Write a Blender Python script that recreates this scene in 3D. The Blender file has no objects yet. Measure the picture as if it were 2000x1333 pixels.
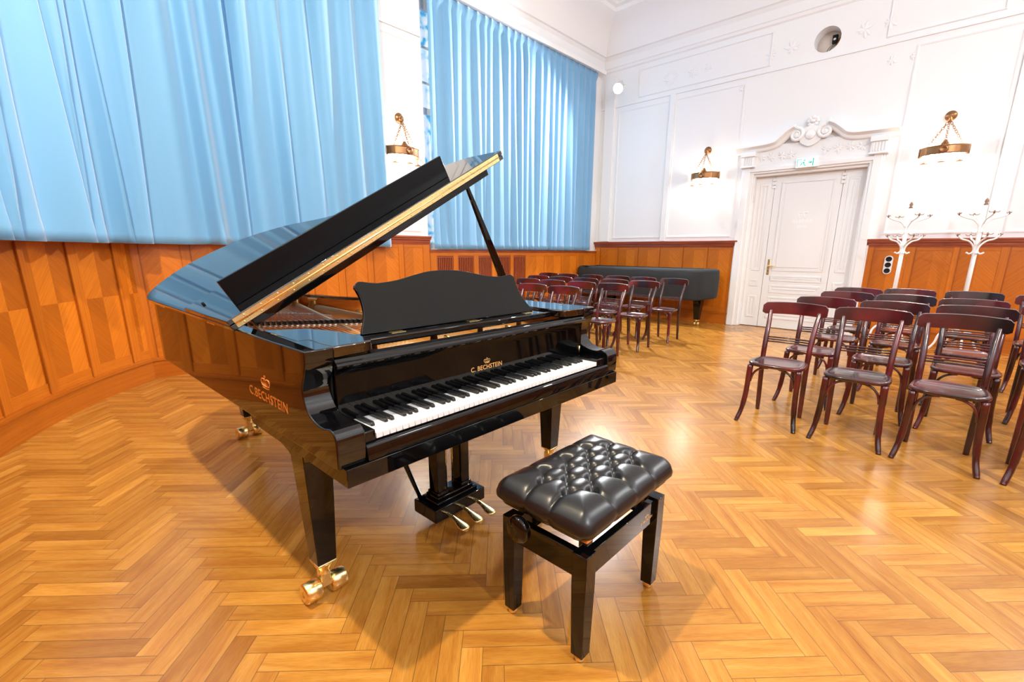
import bpy, bmesh, math, random
from mathutils import Vector, Matrix
random.seed(7)
PI = math.pi
sc = bpy.context.scene
COL = sc.collection

# ------------------------------------------------------------------ helpers
class MB:
    """collects faces; build() links them as one mesh object"""
    def __init__(s):
        s.v = []; s.f = []; s.uv = []; s.tint = []; s.sm = []; s.has = False
    def face(s, pts, uv=None, tint=None, smooth=False):
        i = len(s.v); s.v += [tuple(p) for p in pts]
        s.f.append(tuple(range(i, i + len(pts)))); s.uv.append(uv); s.tint.append(tint); s.sm.append(smooth)
        if uv or tint: s.has = True
    def grid(s, P, closed_u=False, closed_v=False, smooth=True, flip=False):
        nu = len(P); nv = len(P[0]); o = len(s.v)
        for r in P: s.v += [tuple(p) for p in r]
        for a in range(nu if closed_u else nu - 1):
            for b in range(nv if closed_v else nv - 1):
                a2 = (a + 1) % nu; b2 = (b + 1) % nv
                q = (o + a * nv + b, o + a2 * nv + b, o + a2 * nv + b2, o + a * nv + b2)
                s.f.append(q[::-1] if flip else q); s.uv.append(None); s.tint.append(None); s.sm.append(smooth)
        return o
    def box(s, x0, x1, y0, y1, z0, z1, M=None):
        c = [Vector((x, y, z)) for z in (z0, z1) for y in (y0, y1) for x in (x0, x1)]
        if M: c = [M @ p if callable(getattr(M, '__matmul__', None)) else M(p) for p in c]
        o = len(s.v); s.v += [tuple(p) for p in c]
        for q in ((0, 2, 3, 1), (4, 5, 7, 6), (0, 1, 5, 4), (2, 6, 7, 3), (0, 4, 6, 2), (1, 3, 7, 5)):
            s.f.append(tuple(o + k for k in q)); s.uv.append(None); s.tint.append(None); s.sm.append(False)
    def prism(s, poly, f0, f1, smooth=False, skip=()):
        """poly: list of 2D points; f0/f1 map a 2D point to the two end 3D points"""
        n = len(poly); a = [f0(p) for p in poly]; b = [f1(p) for p in poly]
        o = len(s.v); s.v += [tuple(p) for p in a + b]
        s.f.append(tuple(o + i for i in range(n))[::-1]); s.uv.append(None); s.tint.append(None); s.sm.append(False)
        s.f.append(tuple(o + n + i for i in range(n))); s.uv.append(None); s.tint.append(None); s.sm.append(False)
        for i in range(n):
            if i in skip: continue
            j = (i + 1) % n
            s.f.append((o + i, o + j, o + n + j, o + n + i)); s.uv.append(None); s.tint.append(None); s.sm.append(smooth)
    def tube(s, pts, r, n=8, cap=True, flat=1.0):
        pts = [Vector(p) for p in pts]; m = len(pts)
        R = r if isinstance(r, (list, tuple)) else [r] * m
        up = None; rings = []
        for i, p in enumerate(pts):
            t = (pts[min(i + 1, m - 1)] - pts[max(i - 1, 0)]).normalized()
            if up is None:
                up = Vector((0, 0, 1)) if abs(t.z) < .9 else Vector((1, 0, 0))
            side = t.cross(up).normalized(); up = side.cross(t).normalized()
            rings.append([p + (side * math.cos(2 * PI * k / n) + up * math.sin(2 * PI * k / n) * flat) * R[i] for k in range(n)])
        o = s.grid(rings, closed_v=True)
        if cap:
            s.f.append(tuple(o + k for k in range(n))[::-1]); s.uv.append(None); s.tint.append(None); s.sm.append(False)
            s.f.append(tuple(o + (m - 1) * n + k for k in range(n))); s.uv.append(None); s.tint.append(None); s.sm.append(False)
    def lathe(s, prof, M=None, n=20):
        """prof: (r, z) list, revolved about z, moved by M"""
        rings = []
        for r, z in prof:
            ring = [Vector((r * math.cos(2 * PI * k / n), r * math.sin(2 * PI * k / n), z)) for k in range(n)]
            rings.append([M @ p for p in ring] if M else ring)
        o = s.grid(rings, closed_v=True)
        m = len(prof)
        if prof[0][0] > 1e-6:
            s.f.append(tuple(o + k for k in range(n))[::-1]); s.uv.append(None); s.tint.append(None); s.sm.append(False)
        if prof[-1][0] > 1e-6:
            s.f.append(tuple(o + (m - 1) * n + k for k in range(n))); s.uv.append(None); s.tint.append(None); s.sm.append(False)
    def torus(s, c, R, r, M=None, n=14, m=6, sx=1.0):
        P = []
        for a in range(n):
            A = 2 * PI * a / n; ring = []
            for b in range(m):
                B = 2 * PI * b / m; d = R + r * math.cos(B)
                p = Vector((d * math.cos(A) * sx, d * math.sin(A), r * math.sin(B)))
                ring.append((M @ p if M else p) + Vector(c))
            P.append(ring)
        s.grid(P, closed_u=True, closed_v=True)
    def build(s, name, mat, parent=None, bevel=0, seg=2, smooth=None, fix=True, loc=None, rot=None):
        me = bpy.data.meshes.new(name)
        me.from_pydata(s.v, [], s.f)
        if s.has:
            me.uv_layers.new(name='UVMap'); me.color_attributes.new('tint', 'FLOAT_COLOR', 'CORNER')
            ul = me.uv_layers['UVMap']; ca = me.color_attributes['tint']
            for pi, p in enumerate(me.polygons):
                u = s.uv[pi]; t = s.tint[pi] or (1, 0, 0)
                for k, li in enumerate(p.loop_indices):
                    if u: ul.data[li].uv = u[k]
                    ca.data[li].color = (t[0], t[1], t[2], 1)
        for p, q in zip(me.polygons, s.sm): p.use_smooth = q
        if fix and not s.has:
            bm = bmesh.new(); bm.from_mesh(me)
            bmesh.ops.remove_doubles(bm, verts=bm.verts, dist=1e-5)
            bmesh.ops.recalc_face_normals(bm, faces=bm.faces); bm.to_mesh(me); bm.free()
        if smooth is not None:
            for p in me.polygons: p.use_smooth = True
            me.set_sharp_from_angle(angle=math.radians(smooth))
        me.update()
        o = bpy.data.objects.new(name, me); COL.objects.link(o)
        if mat: me.materials.append(mat)
        if parent: o.parent = parent
        if loc: o.location = loc
        if rot: o.rotation_euler = rot
        if bevel:
            b = o.modifiers.new('bevel', 'BEVEL'); b.width = bevel; b.segments = seg; b.limit_method = 'ANGLE'
            b.angle_limit = math.radians(35); b.harden_normals = False
            if smooth is None:
                for p in me.polygons: p.use_smooth = True
                me.set_sharp_from_angle(angle=math.radians(35))
        return o

def tag(o, label=None, cat=None, group=None, kind=None):
    if label: o['label'] = label
    if cat: o['category'] = cat
    if group: o['group'] = group
    if kind: o['kind'] = kind
    return o
def thing(name, label, cat, loc=(0, 0, 0), rz=0, group=None):
    o = bpy.data.objects.new(name, None); COL.objects.link(o); o.empty_display_size = .2
    o.location = loc; o.rotation_euler = (0, 0, rz)
    return tag(o, label, cat, group)
def struct(o): o['kind'] = 'structure'; return o
def copy_tree(o, parent=None):
    c = o.copy(); COL.objects.link(c); c.parent = parent
    for ch in list(o.children): copy_tree(ch, c)
    return c
def catmull(P, n=6, closed=False):
    P = [Vector(p) for p in P]; out = []; m = len(P)
    for i in range(m if closed else m - 1):
        p0 = P[(i - 1) % m] if closed or i > 0 else P[0] * 2 - P[1]
        p1 = P[i]; p2 = P[(i + 1) % m]
        p3 = P[(i + 2) % m] if closed or i + 2 < m else P[m - 1] * 2 - P[m - 2]
        for k in range(n):
            t = k / n
            out.append(.5 * (2 * p1 + (p2 - p0) * t + (2 * p0 - 5 * p1 + 4 * p2 - p3) * t * t + (3 * p1 - p0 - 3 * p2 + p3) * t ** 3))
    if not closed: out.append(P[-1])
    return out
def offset_poly(P, d):
    """inward offset of a closed 2D polygon given counter-clockwise or clockwise"""
    A = sum(P[i][0] * P[(i + 1) % len(P)][1] - P[(i + 1) % len(P)][0] * P[i][1] for i in range(len(P)))
    sg = 1 if A > 0 else -1; out = []
    n = len(P)
    for i in range(n):
        a = Vector(P[i - 1][:2]); b = Vector(P[i][:2]); c = Vector(P[(i + 1) % n][:2])
        e1 = (b - a).normalized(); e2 = (c - b).normalized()
        n1 = Vector((-e1.y, e1.x)) * sg; n2 = Vector((-e2.y, e2.x)) * sg
        k = (n1 + n2); k = k / max(.3, 1 + n1.dot(n2))
        out.append(b + k * d)
    return out
def rotmat(loc, rx=0, ry=0, rz=0):
    return Matrix.Translation(loc) @ Matrix.Rotation(rz, 4, 'Z') @ Matrix.Rotation(ry, 4, 'Y') @ Matrix.Rotation(rx, 4, 'X')
def text_mesh(txt, size, ex=.0006, sx=1.0, spacing=1.0):
    cu = bpy.data.curves.new('t', 'FONT'); cu.body = txt; cu.size = size; cu.extrude = ex
    cu.align_x = 'CENTER'; cu.space_character = spacing; cu.offset = size * .012; cu.resolution_u = 3
    o = bpy.data.objects.new('t', cu); COL.objects.link(o)
    dg = bpy.context.evaluated_depsgraph_get(); dg.update()
    me = bpy.data.meshes.new_from_object(o.evaluated_get(dg))
    vs = [Vector((v.co.x * sx, v.co.y, v.co.z)) for v in me.vertices]; fs = [tuple(p.vertices) for p in me.polygons]
    bpy.data.objects.remove(o); bpy.data.curves.remove(cu); bpy.data.meshes.remove(me)
    return vs, fs
def add_raw(mb, vs, fs, M):
    o = len(mb.v); mb.v += [tuple(M @ v if not callable(M) else M(v)) for v in vs]
    for f in fs:
        mb.f.append(tuple(o + k for k in f)); mb.uv.append(None); mb.tint.append(None); mb.sm.append(False)

# ------------------------------------------------------------------ materials
def lin(r, g, b):
    f = lambda c: (c / 255 / 12.92) if c / 255 <= .04045 else ((c / 255 + .055) / 1.055) ** 2.4
    return (f(r), f(g), f(b), 1)
def nm(name):
    m = bpy.data.materials.new(name); m.use_nodes = True
    nt = m.node_tree; b = nt.nodes['Principled BSDF']
    return m, nt, b
def simple(name, col, rough=.5, metal=0, ior=None, spec=None, bump=0, bscale=200, coat=0):
    m, nt, b = nm(name)
    b.inputs['Base Color'].default_value = col if len(col) == 4 else (*col, 1)
    b.inputs['Roughness'].default_value = rough; b.inputs['Metallic'].default_value = metal
    if ior: b.inputs['IOR'].default_value = ior
    if coat: b.inputs['Coat Weight'].default_value = coat; b.inputs['Coat Roughness'].default_value = .06
    # a faint procedural unevenness in the finish
    tc = nt.nodes.new('ShaderNodeTexCoord'); nz = nt.nodes.new('ShaderNodeTexNoise')
    nz.inputs['Scale'].default_value = bscale; nt.links.new(tc.outputs['Object'], nz.inputs['Vector'])
    if bump:
        bp = nt.nodes.new('ShaderNodeBump'); bp.inputs['Strength'].default_value = bump; bp.inputs['Distance'].default_value = .002
        nt.links.new(nz.outputs['Fac'], bp.inputs['Height']); nt.links.new(bp.outputs['Normal'], b.inputs['Normal'])
    else:
        mr = nt.nodes.new('ShaderNodeMapRange'); mr.inputs[3].default_value = max(0, rough * .93); mr.inputs[4].default_value = min(1, rough * 1.07)
        nt.links.new(nz.outputs['Fac'], mr.inputs[0]); nt.links.new(mr.outputs[0], b.inputs['Roughness'])
    return m
def emis(name, col, st):
    m, nt, b = nm(name); b.inputs['Base Color'].default_value = (*col, 1)
    b.inputs['Emission Color'].default_value = (*col, 1); b.inputs['Emission Strength'].default_value = st
    return m
def mixcol(nt, a, b, fac):
    mx = nt.nodes.new('ShaderNodeMix'); mx.data_type = 'RGBA'
    for i, v in ((6, a), (7, b)):
        if isinstance(v, tuple): mx.inputs[i].default_value = v
        else: nt.links.new(v, mx.inputs[i])
    if isinstance(fac, float): mx.inputs[0].default_value = fac
    else: nt.links.new(fac, mx.inputs[0])
    return mx.outputs[2]
def ramp(nt, src, stops):
    r = nt.nodes.new('ShaderNodeValToRGB'); e = r.color_ramp.elements
    while len(e) < len(stops): e.new(.5)
    for k, (p, c) in enumerate(stops): e[k].position = p; e[k].color = c
    nt.links.new(src, r.inputs[0]); return r.outputs[0]
def math_n(nt, op, a, b=None):
    n = nt.nodes.new('ShaderNodeMath'); n.operation = op
    for i, v in ((0, a), (1, b)):
        if v is None: continue
        if isinstance(v, (int, float)): n.inputs[i].default_value = v
        else: nt.links.new(v, n.inputs[i])
    return n.outputs[0]
def wood_uv(name, dark, mid, light, rough=.3, su=1.2, sv=28, edge=None, coat=0.0, bumps=.08, ior=1.5):
    """wood whose grain runs along U (metres); tint.r shifts the tone, tint.g/b shift the figure"""
    m, nt, b = nm(name); L = nt.links.new
    uv = nt.nodes.new('ShaderNodeUVMap'); uv.uv_map = 'UVMap'
    at = nt.nodes.new('ShaderNodeAttribute'); at.attribute_name = 'tint'
    sp = nt.nodes.new('ShaderNodeSeparateXYZ'); L(at.outputs['Vector'], sp.inputs[0])
    off = nt.nodes.new('ShaderNodeCombineXYZ')
    L(math_n(nt, 'MULTIPLY', sp.outputs[1], 37.), off.inputs[0]); L(math_n(nt, 'MULTIPLY', sp.outputs[2], 23.), off.inputs[1])
    ad = nt.nodes.new('ShaderNodeVectorMath'); ad.operation = 'ADD'; L(uv.outputs[0], ad.inputs[0]); L(off.outputs[0], ad.inputs[1])
    mp = nt.nodes.new('ShaderNodeMapping'); mp.inputs['Scale'].default_value = (su, sv, 1); L(ad.outputs[0], mp.inputs[0])
    n1 = nt.nodes.new('ShaderNodeTexNoise'); n1.inputs['Scale'].default_value = 1.6; n1.inputs['Detail'].default_value = 6; n1.inputs['Distortion'].default_value = .6
    L(mp.outputs[0], n1.inputs[0])
    mp2 = nt.nodes.new('ShaderNodeMapping'); mp2.inputs['Scale'].default_value = (su * 9, sv * 16, 1); L(ad.outputs[0], mp2.inputs[0])
    n2 = nt.nodes.new('ShaderNodeTexNoise'); n2.inputs['Scale'].default_value = 1.5; n2.inputs['Detail'].default_value = 3; L(mp2.outputs[0], n2.inputs[0])
    c = ramp(nt, n1.outputs['Fac'], [(.30, dark), (.5, mid), (.72, light)])
    fine = ramp(nt, n2.outputs['Fac'], [(.35, (.72, .68, .62, 1)), (.6, (1, 1, 1, 1))])
    mul = nt.nodes.new('ShaderNodeMix'); mul.data_type = 'RGBA'; mul.blend_type = 'MULTIPLY'; mul.inputs[0].default_value = .62
    L(c, mul.inputs[6]); L(fine, mul.inputs[7])
    m2 = nt.nodes.new('ShaderNodeMix'); m2.data_type = 'RGBA'; m2.blend_type = 'MULTIPLY'; m2.inputs[0].default_value = 1
    tone = nt.nodes.new('ShaderNodeCombineColor')
    L(sp.outputs[0], tone.inputs[0]); L(math_n(nt, 'POWER', sp.outputs[0], 1.25), tone.inputs[1]); L(math_n(nt, 'POWER', sp.outputs[0], 1.6), tone.inputs[2])
    L(mul.outputs[2], m2.inputs[6]); L(tone.outputs[0], m2.inputs[7])
    col = m2.outputs[2]
    hgt = n2.outputs['Fac']
    if edge:  # dark joint lines at the border of each block; uv of the second layer is not needed: tint-free local coords in metres
        wl, ww = edge
        s2 = nt.nodes.new('ShaderNodeSeparateXYZ'); L(uv.outputs[0], s2.inputs[0])
        du = math_n(nt, 'MINIMUM', s2.outputs[0], math_n(nt, 'SUBTRACT', wl, s2.outputs[0]))
        dv = math_n(nt, 'MINIMUM', s2.outputs[1], math_n(nt, 'SUBTRACT', ww, s2.outputs[1]))
        d = math_n(nt, 'MINIMUM', du, dv)
        e = nt.nodes.new('ShaderNodeMapRange'); L(d, e.inputs[0]); e.inputs[1].default_value = .0003; e.inputs[2].default_value = .0013
        col = mixcol(nt, (.09, .04, .015, 1), col, e.outputs[0])
    L(col, b.inputs['Base Color'])
    bp = nt.nodes.new('ShaderNodeBump'); bp.inputs['Strength'].default_value = bumps; bp.inputs['Distance'].default_value = .001
    if bumps: L(hgt, bp.inputs['Height']); bumps and L(bp.outputs[0], b.inputs['Normal'])
    b.inputs['Roughness'].default_value = rough; b.inputs['IOR'].default_value = ior
    if coat: b.inputs['Coat Weight'].default_value = coat; b.inputs['Coat Roughness'].default_value = .12
    return m
def wood_obj(name, dark, light, rough=.35, scale=(1, 20, 20)):
    m, nt, b = nm(name); L = nt.links.new
    tc = nt.nodes.new('ShaderNodeTexCoord'); mp = nt.nodes.new('ShaderNodeMapping'); mp.inputs['Scale'].default_value = scale
    L(tc.outputs['Object'], mp.inputs[0]); n = nt.nodes.new('ShaderNodeTexNoise'); n.inputs['Scale'].default_value = 2; n.inputs['Detail'].default_value = 5
    L(mp.outputs[0], n.inputs[0]); L(ramp(nt, n.outputs['Fac'], [(.3, dark), (.7, light)]), b.inputs['Base Color'])
    b.inputs['Roughness'].default_value = rough
    return m

M_black = simple('piano_black_lacquer', (.0022, .0022, .0026), .025, ior=1.45, bscale=3)
M_lid = simple('lid_lacquer', (.0022, .0022, .0026), .02, ior=1.95, bscale=3)
M_case = simple('case_lacquer', (.0022, .0022, .0026), .025, ior=1.6, bscale=3)
M_fall = simple('fallboard_lacquer', (.0015, .0015, .0018), .03, ior=1.28, bscale=3)
M_matte = simple('desk_black_matte', (.0065, .0068, .007), .8, bscale=400, bump=.05)
M_matte.node_tree.nodes['Principled BSDF'].inputs['Specular IOR Level'].default_value = .2
M_felt = simple('black_felt', (.008, .008, .009), .9, bscale=600, bump=.1)
M_brass = simple('polished_brass', (.88, .70, .32), .27, 1, bscale=60)
M_bronze = simple('antique_bronze', (.30, .15, .065), .35, .85, bscale=90, bump=.4)
M_ivory = simple('key_white', (.80, .80, .78), .22, bscale=20)
M_ebony = simple('key_black', (.012, .012, .013), .28, bscale=60)
M_gold = simple('gilt_lettering', (.85, .52, .18), .3, .6, bscale=40)
M_plate = simple('gilded_iron', (.66, .36, .10), .33, .55, bscale=80, bump=.08)
M_copper = simple('copper_wire', (.70, .30, .09), .35, .25)
M_steel = simple('steel_wire', (.75, .74, .72), .25, .9)
M_white = simple('white_plaster', (.86, .872, .885), .75, bscale=60, bump=.04)
M_paint = simple('white_gloss_paint', (.85, .86, .865), .4, bscale=40)
M_stand = simple('white_enamel', (.82, .81, .79), .3)
M_hook = simple('hook_bronze', (.25, .15, .10), .4, .5)
M_leather = simple('black_leather', (.006, .006, .007), .31, bscale=450, bump=.10)
M_cover = simple('dark_grey_cover_cloth', (.020, .023, .026), .85, bscale=300, bump=.2)
M_dark = simple('dark_void', (.01, .008, .007), .8)
M_beige = simple('beige_render', (.72, .62, .54), .8)
M_inner = wood_obj('mahogany_inner_rim', lin(222, 116, 34), lin(246, 156, 62), .3, (2, 2, 26))
M_board = wood_obj('spruce_soundboard', lin(230, 125, 40), lin(250, 165, 78), .4, (30, 1.5, 1))
M_floor = wood_uv('oak_parquet', lin(164, 105, 38), lin(179, 122, 48), lin(191, 138, 62), .23, 1.6, 15, edge=(.3475, .0695), bumps=0)
M_wains = wood_uv('veneer_panelling', lin(192, 102, 18), lin(202, 112, 24), lin(211, 122, 31), .3, .8, 46, bumps=.03)
M_rail = wood_uv('rail_moulding_wood', lin(128, 52, 20), lin(158, 70, 28), lin(182, 90, 42), .28, 1.0, 24, bumps=.03)
M_slat = simple('grille_slat_wood', lin(150, 72, 38), .35)

def chair_mat():
    m, nt, b = nm('chair_red_mahogany'); L = nt.links.new
    tc = nt.nodes.new('ShaderNodeTexCoord'); oi = nt.nodes.new('ShaderNodeObjectInfo')
    n = nt.nodes.new('ShaderNodeTexNoise'); n.noise_dimensions = '4D'; n.inputs['Scale'].default_value = 3.2; n.inputs['Detail'].default_value = 3
    L(tc.outputs['Object'], n.inputs['Vector']); L(math_n(nt, 'MULTIPLY', oi.outputs['Random'], 20.), n.inputs['W'])
    L(ramp(nt, n.outputs['Fac'], [(.33, (.010, .003, .003, 1)), (.5, (.05, .006, .008, 1)), (.68, (.135, .010, .014, 1))]), b.inputs['Base Color'])  # red-to-black mottling puts the gradient of reflections into the colour
    b.inputs['Roughness'].default_value = .22; b.inputs['Coat Weight'].default_value = .6; b.inputs['Coat Roughness'].default_value = .1
    return m
M_chair = chair_mat()
def curtain_mat():
    m, nt, b = nm('blue_curtain_cloth'); L = nt.links.new
    tc = nt.nodes.new('ShaderNodeTexCoord'); n = nt.nodes.new('ShaderNodeTexNoise'); n.inputs['Scale'].default_value = 500
    L(tc.outputs['Object'], n.inputs['Vector'])
    L(mixcol(nt, (.135, .35, .59, 1), (.16, .38, .63, 1), n.outputs['Fac']), b.inputs['Base Color'])
    bp = nt.nodes.new('ShaderNodeBump'); bp.inputs['Strength'].default_value = .06; bp.inputs['Distance'].default_value = .001
    L(n.outputs['Fac'], bp.inputs['Height']); L(bp.outputs[0], b.inputs['Normal'])
    b.inputs['Roughness'].default_value = .62
    b.inputs['Sheen Weight'].default_value = .7; b.inputs['Sheen Roughness'].default_value = .45; b.inputs['Sheen Tint'].default_value = (.9, .97, 1, 1)
    return m
M_curtain = curtain_mat()
def frost_mat():
    m, nt, b = nm('frosted_blue_glass'); L = nt.links.new
    tc = nt.nodes.new('ShaderNodeTexCoord'); n = nt.nodes.new('ShaderNodeTexNoise'); n.inputs['Scale'].default_value = 9; n.inputs['Detail'].default_value = 9
    L(tc.outputs['Object'], n.inputs['Vector'])
    c = ramp(nt, n.outputs['Fac'], [(.36, (.10, .45, .75, 1)), (.46, (.55, .82, .97, 1)), (.56, (.9, .96, 1, 1))])
    L(c, b.inputs['Base Color']); L(c, b.inputs['Emission Color']); b.inputs['Emission Strength'].default_value = .55
    b.inputs['Roughness'].default_value = .2
    return m
M_frost = frost_mat()

# ------------------------------------------------------------------ camera
f_px, pitch, roll, yaw, cx, cy = 888.9, 0.236898102, -0.00601864135, -0.746306104, 1014.22, 705.74
H = 1.2685
cyw, syw, cp, sp_, cr, sr = math.cos(yaw), math.sin(yaw), math.cos(pitch), math.sin(pitch), math.cos(roll), math.sin(roll)
fwd = Vector((syw * cp, cyw * cp, -sp_)); right = Vector((cyw, -syw, 0)); down = -right.cross(fwd)
r_ = right * cr + down * sr; d_ = down * cr - right * sr
cam = bpy.data.cameras.new('camera'); co = bpy.data.objects.new('camera', cam); COL.objects.link(co)
mw = Matrix((r_, -d_, -fwd)).transposed().to_4x4(); mw.translation = (0, 0, H); co.matrix_world = mw
cam.sensor_width = 36; cam.sensor_fit = 'HORIZONTAL'; cam.lens = f_px / 2000 * 36
cam.shift_x = -(cx - 1000) / 2000; cam.shift_y = (cy - 666.5) / 2000; cam.clip_start = .02
sc.camera = co

# ------------------------------------------------------------------ room
FY = 8.62          # far wall plaster
LX = -5.72         # left wall plaster
CEIL = 5.6
AC = Vector((-2.4, 3.95)); AR = 4.62          # curved wall (plaster radius)
A0 = math.radians(-135.6); A1 = math.radians(-90)
BX = 4.6           # right wall
BYY = AC.y - AR    # back wall

# floor: herringbone blocks
def build_floor():
    W = .0695; n = 5; L = W * n; u0, v0 = .699, 1.100; r = 2 ** -.5
    mb = MB(); N = 115
    def xy(u, v): return (u * r - v * r, u * r + v * r)
    for i in range(-N, N):
        for j in range(-N, N):
            t = (i + j) % (2 * n)
            if t == 0: kind = 0
            elif t == n: kind = 1
            else: continue
            u = u0 + i * W; v = v0 + j * W
            w, h = (L, W) if kind == 0 else (W, L)
            c = xy(u + w / 2, v + h / 2)
            if c[0] < -6.3 or c[0] > BX + .3 or c[1] < -1.0 or c[1] > 9.0: continue
            P = [(*xy(u, v), 0), (*xy(u + w, v), 0), (*xy(u + w, v + h), 0), (*xy(u, v + h), 0)]
            uv = [(0, 0), (L, 0), (L, W), (0, W)] if kind == 0 else [(0, W), (0, 0), (L, 0), (L, W)]
            mb.face(P, uv, (random.gauss(1.0, .11), random.random(), random.random()))
    return struct(mb.build('floor', M_floor))
build_floor()
# slab under the parquet
mb = MB(); mb.box(-6.6, BX + .4, -1.2, 9.3, -.12, -.002); struct(mb.build('floor_slab', M_dark))

class Wall:
    """s along the wall, z up, d out of the wall into the room"""
    def __init__(w, fn, seg=0): w.fn = fn; w.seg = seg
    def bx(w, mb, s0, s1, z0, z1, d0, d1, uv=None, tint=None, grain='s', front_only=False):
        n = max(1, int(abs(s1 - s0) / w.seg + .5)) if w.seg else 1
        tint = tint or (random.gauss(1, .04), random.random(), random.random())
        for k in range(n):
            a = s0 + (s1 - s0) * k / n; b = s0 + (s1 - s0) * (k + 1) / n
            def q(pts):
                P = [w.fn(*p) for p in pts]
                if grain == 's': U = [(p[0] + p[2], p[1]) for p in pts]
                else: U = [(p[1], p[0] + p[2]) for p in pts]
                mb.face(P, U, tint)
            q([(a, z0, d1), (b, z0, d1), (b, z1, d1), (a, z1, d1)])
            q([(a, z1, d1), (b, z1, d1), (b, z1, d0), (a, z1, d0)])
            q([(b, z0, d1), (a, z0, d1), (a, z0, d0), (b, z0, d0)])
            if k == 0: q([(a, z0, d0), (a, z0, d1), (a, z1, d1), (a, z1, d0)])
            if k == n - 1: q([(b, z0, d1), (b, z0, d0), (b, z1, d0), (b, z1, d1)])
    def panel(w, mb, s0, s1, z0, z1, d, style='chevron', quarter=False, seed=0):
        """book-matched veneer: halves whose grain leans 45 degrees each way"""
        rnd = random.Random(seed * 13 + 5); sm = (s0 + s1) / 2; zm = z0 + (z1 - z0) * .55
        rows = [(z0, zm), (zm, z1)] if quarter else [(z0, z1)]
        for ri, (za, zb) in enumerate(rows):
            for hi, (a, b) in enumerate(((s0, sm), (sm, s1))):
                flip = (hi == 0) ^ (quarter and ri == 0)
                sgn = 1 if flip else -1
                if quarter: tone = 1.22 if (hi + ri) % 2 == 0 else .84
                else: tone = 1.09 if hi else .93
                tone *= rnd.gauss(1, .03); n = max(1, int((b - a) / w.seg + .5)) if w.seg else 1
                o = (rnd.random(), rnd.random())
                for k in range(n):
                    p = a + (b - a) * k / n; q = a + (b - a) * (k + 1) / n
                    pts = [(p, za), (q, za), (q, zb), (p, zb)]
                    U = [((x - sm) * .7071 * sgn + z * .7071, -(x - sm) * .7071 * sgn + z * .7071) if sgn > 0 else
                         (-(x - sm) * .7071 + z * .7071, (x - sm) * .7071 + z * .7071) for x, z in pts]
                    mb.face([w.fn(x, z, d) for x, z in pts], U, (tone, *o))
WL = Wall(lambda s, z, d: (LX + d, s, z))                       # left wall, s = y
WF = Wall(lambda s, z, d: (s, FY - d, z))                       # far wall, s = x
def arc_fn(s, z, d):
    a = A0 + s / AR
    return (AC.x + (AR - d) * math.cos(a), AC.y + (AR - d) * math.sin(a), z)
WA = Wall(arc_fn, .22); ALEN = (A1 - A0) * AR
WB = Wall(lambda s, z, d: (s, BYY + d, z))                      # rear wall, s = x
WR = Wall(lambda s, z, d: (BX - d, s, z))
RT = 1.472; RB = 1.362     # rail top / bottom

def wainscot(w, name_i, s0, s1, stiles, quarter=False, depth=.03, endcaps=True, zr=RT, panels=True, seed=1):
    mb = MB()
    # back board edge, bottom strip, stiles
    w.bx(mb, s0, s1, .205, .30, 0, depth + .006, tint=(1.02, random.random(), .3))
    w.bx(mb, s0, s1, zr - .16, zr - .09, 0, depth + .006, tint=(.95, random.random(), .3))
    edges = [s0] + [x for a, b in stiles for x in (a, b)] + [s1]
    for a, b in stiles:
        w.bx(mb, a, b, .21, zr - .11, 0, depth + .009, grain='z', tint=(random.gauss(1.0, .05), random.random(), random.random()))
        w.bx(mb, b - .002, b + .008, .21, zr - .11, 0, depth + .014, grain='z', tint=(.62, .2, .2))
    k = 0
    for i in range(0, len(edges), 2):
        a, b = edges[i], edges[i + 1]
        if b - a > .06:
            w.panel(mb, a, b, .29, zr - .15, depth, quarter=quarter, seed=seed + k); k += 1
    struct(mb.build('trim_%d' % name_i, M_wains))
    # cap rail
    mb = MB()
    for z0, z1, d in ((zr - .112, zr - .088, depth + .018), (zr - .088, zr - .05, depth + .03), (zr - .05, zr - .022, depth + .055), (zr - .022, zr, depth + .07)):
        w.bx(mb, s0, s1, z0, z1, 0, d)
    struct(mb.build('trim_%d' % (name_i + 1), M_rail))
def baseboard(w, name, s0, s1, d=.05):
    mb = MB(); w.bx(mb, s0, s1, 0, .18, 0, d, tint=(.84, .3, .6)); w.bx(mb, s0, s1, .18, .205, 0, d + .012, tint=(.8, .1, .4)); w.bx(mb, s0, s1, .205, .22, 0, d - .008, tint=(.9, .1, .4))
    struct(mb.build(name, M_wains))

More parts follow.
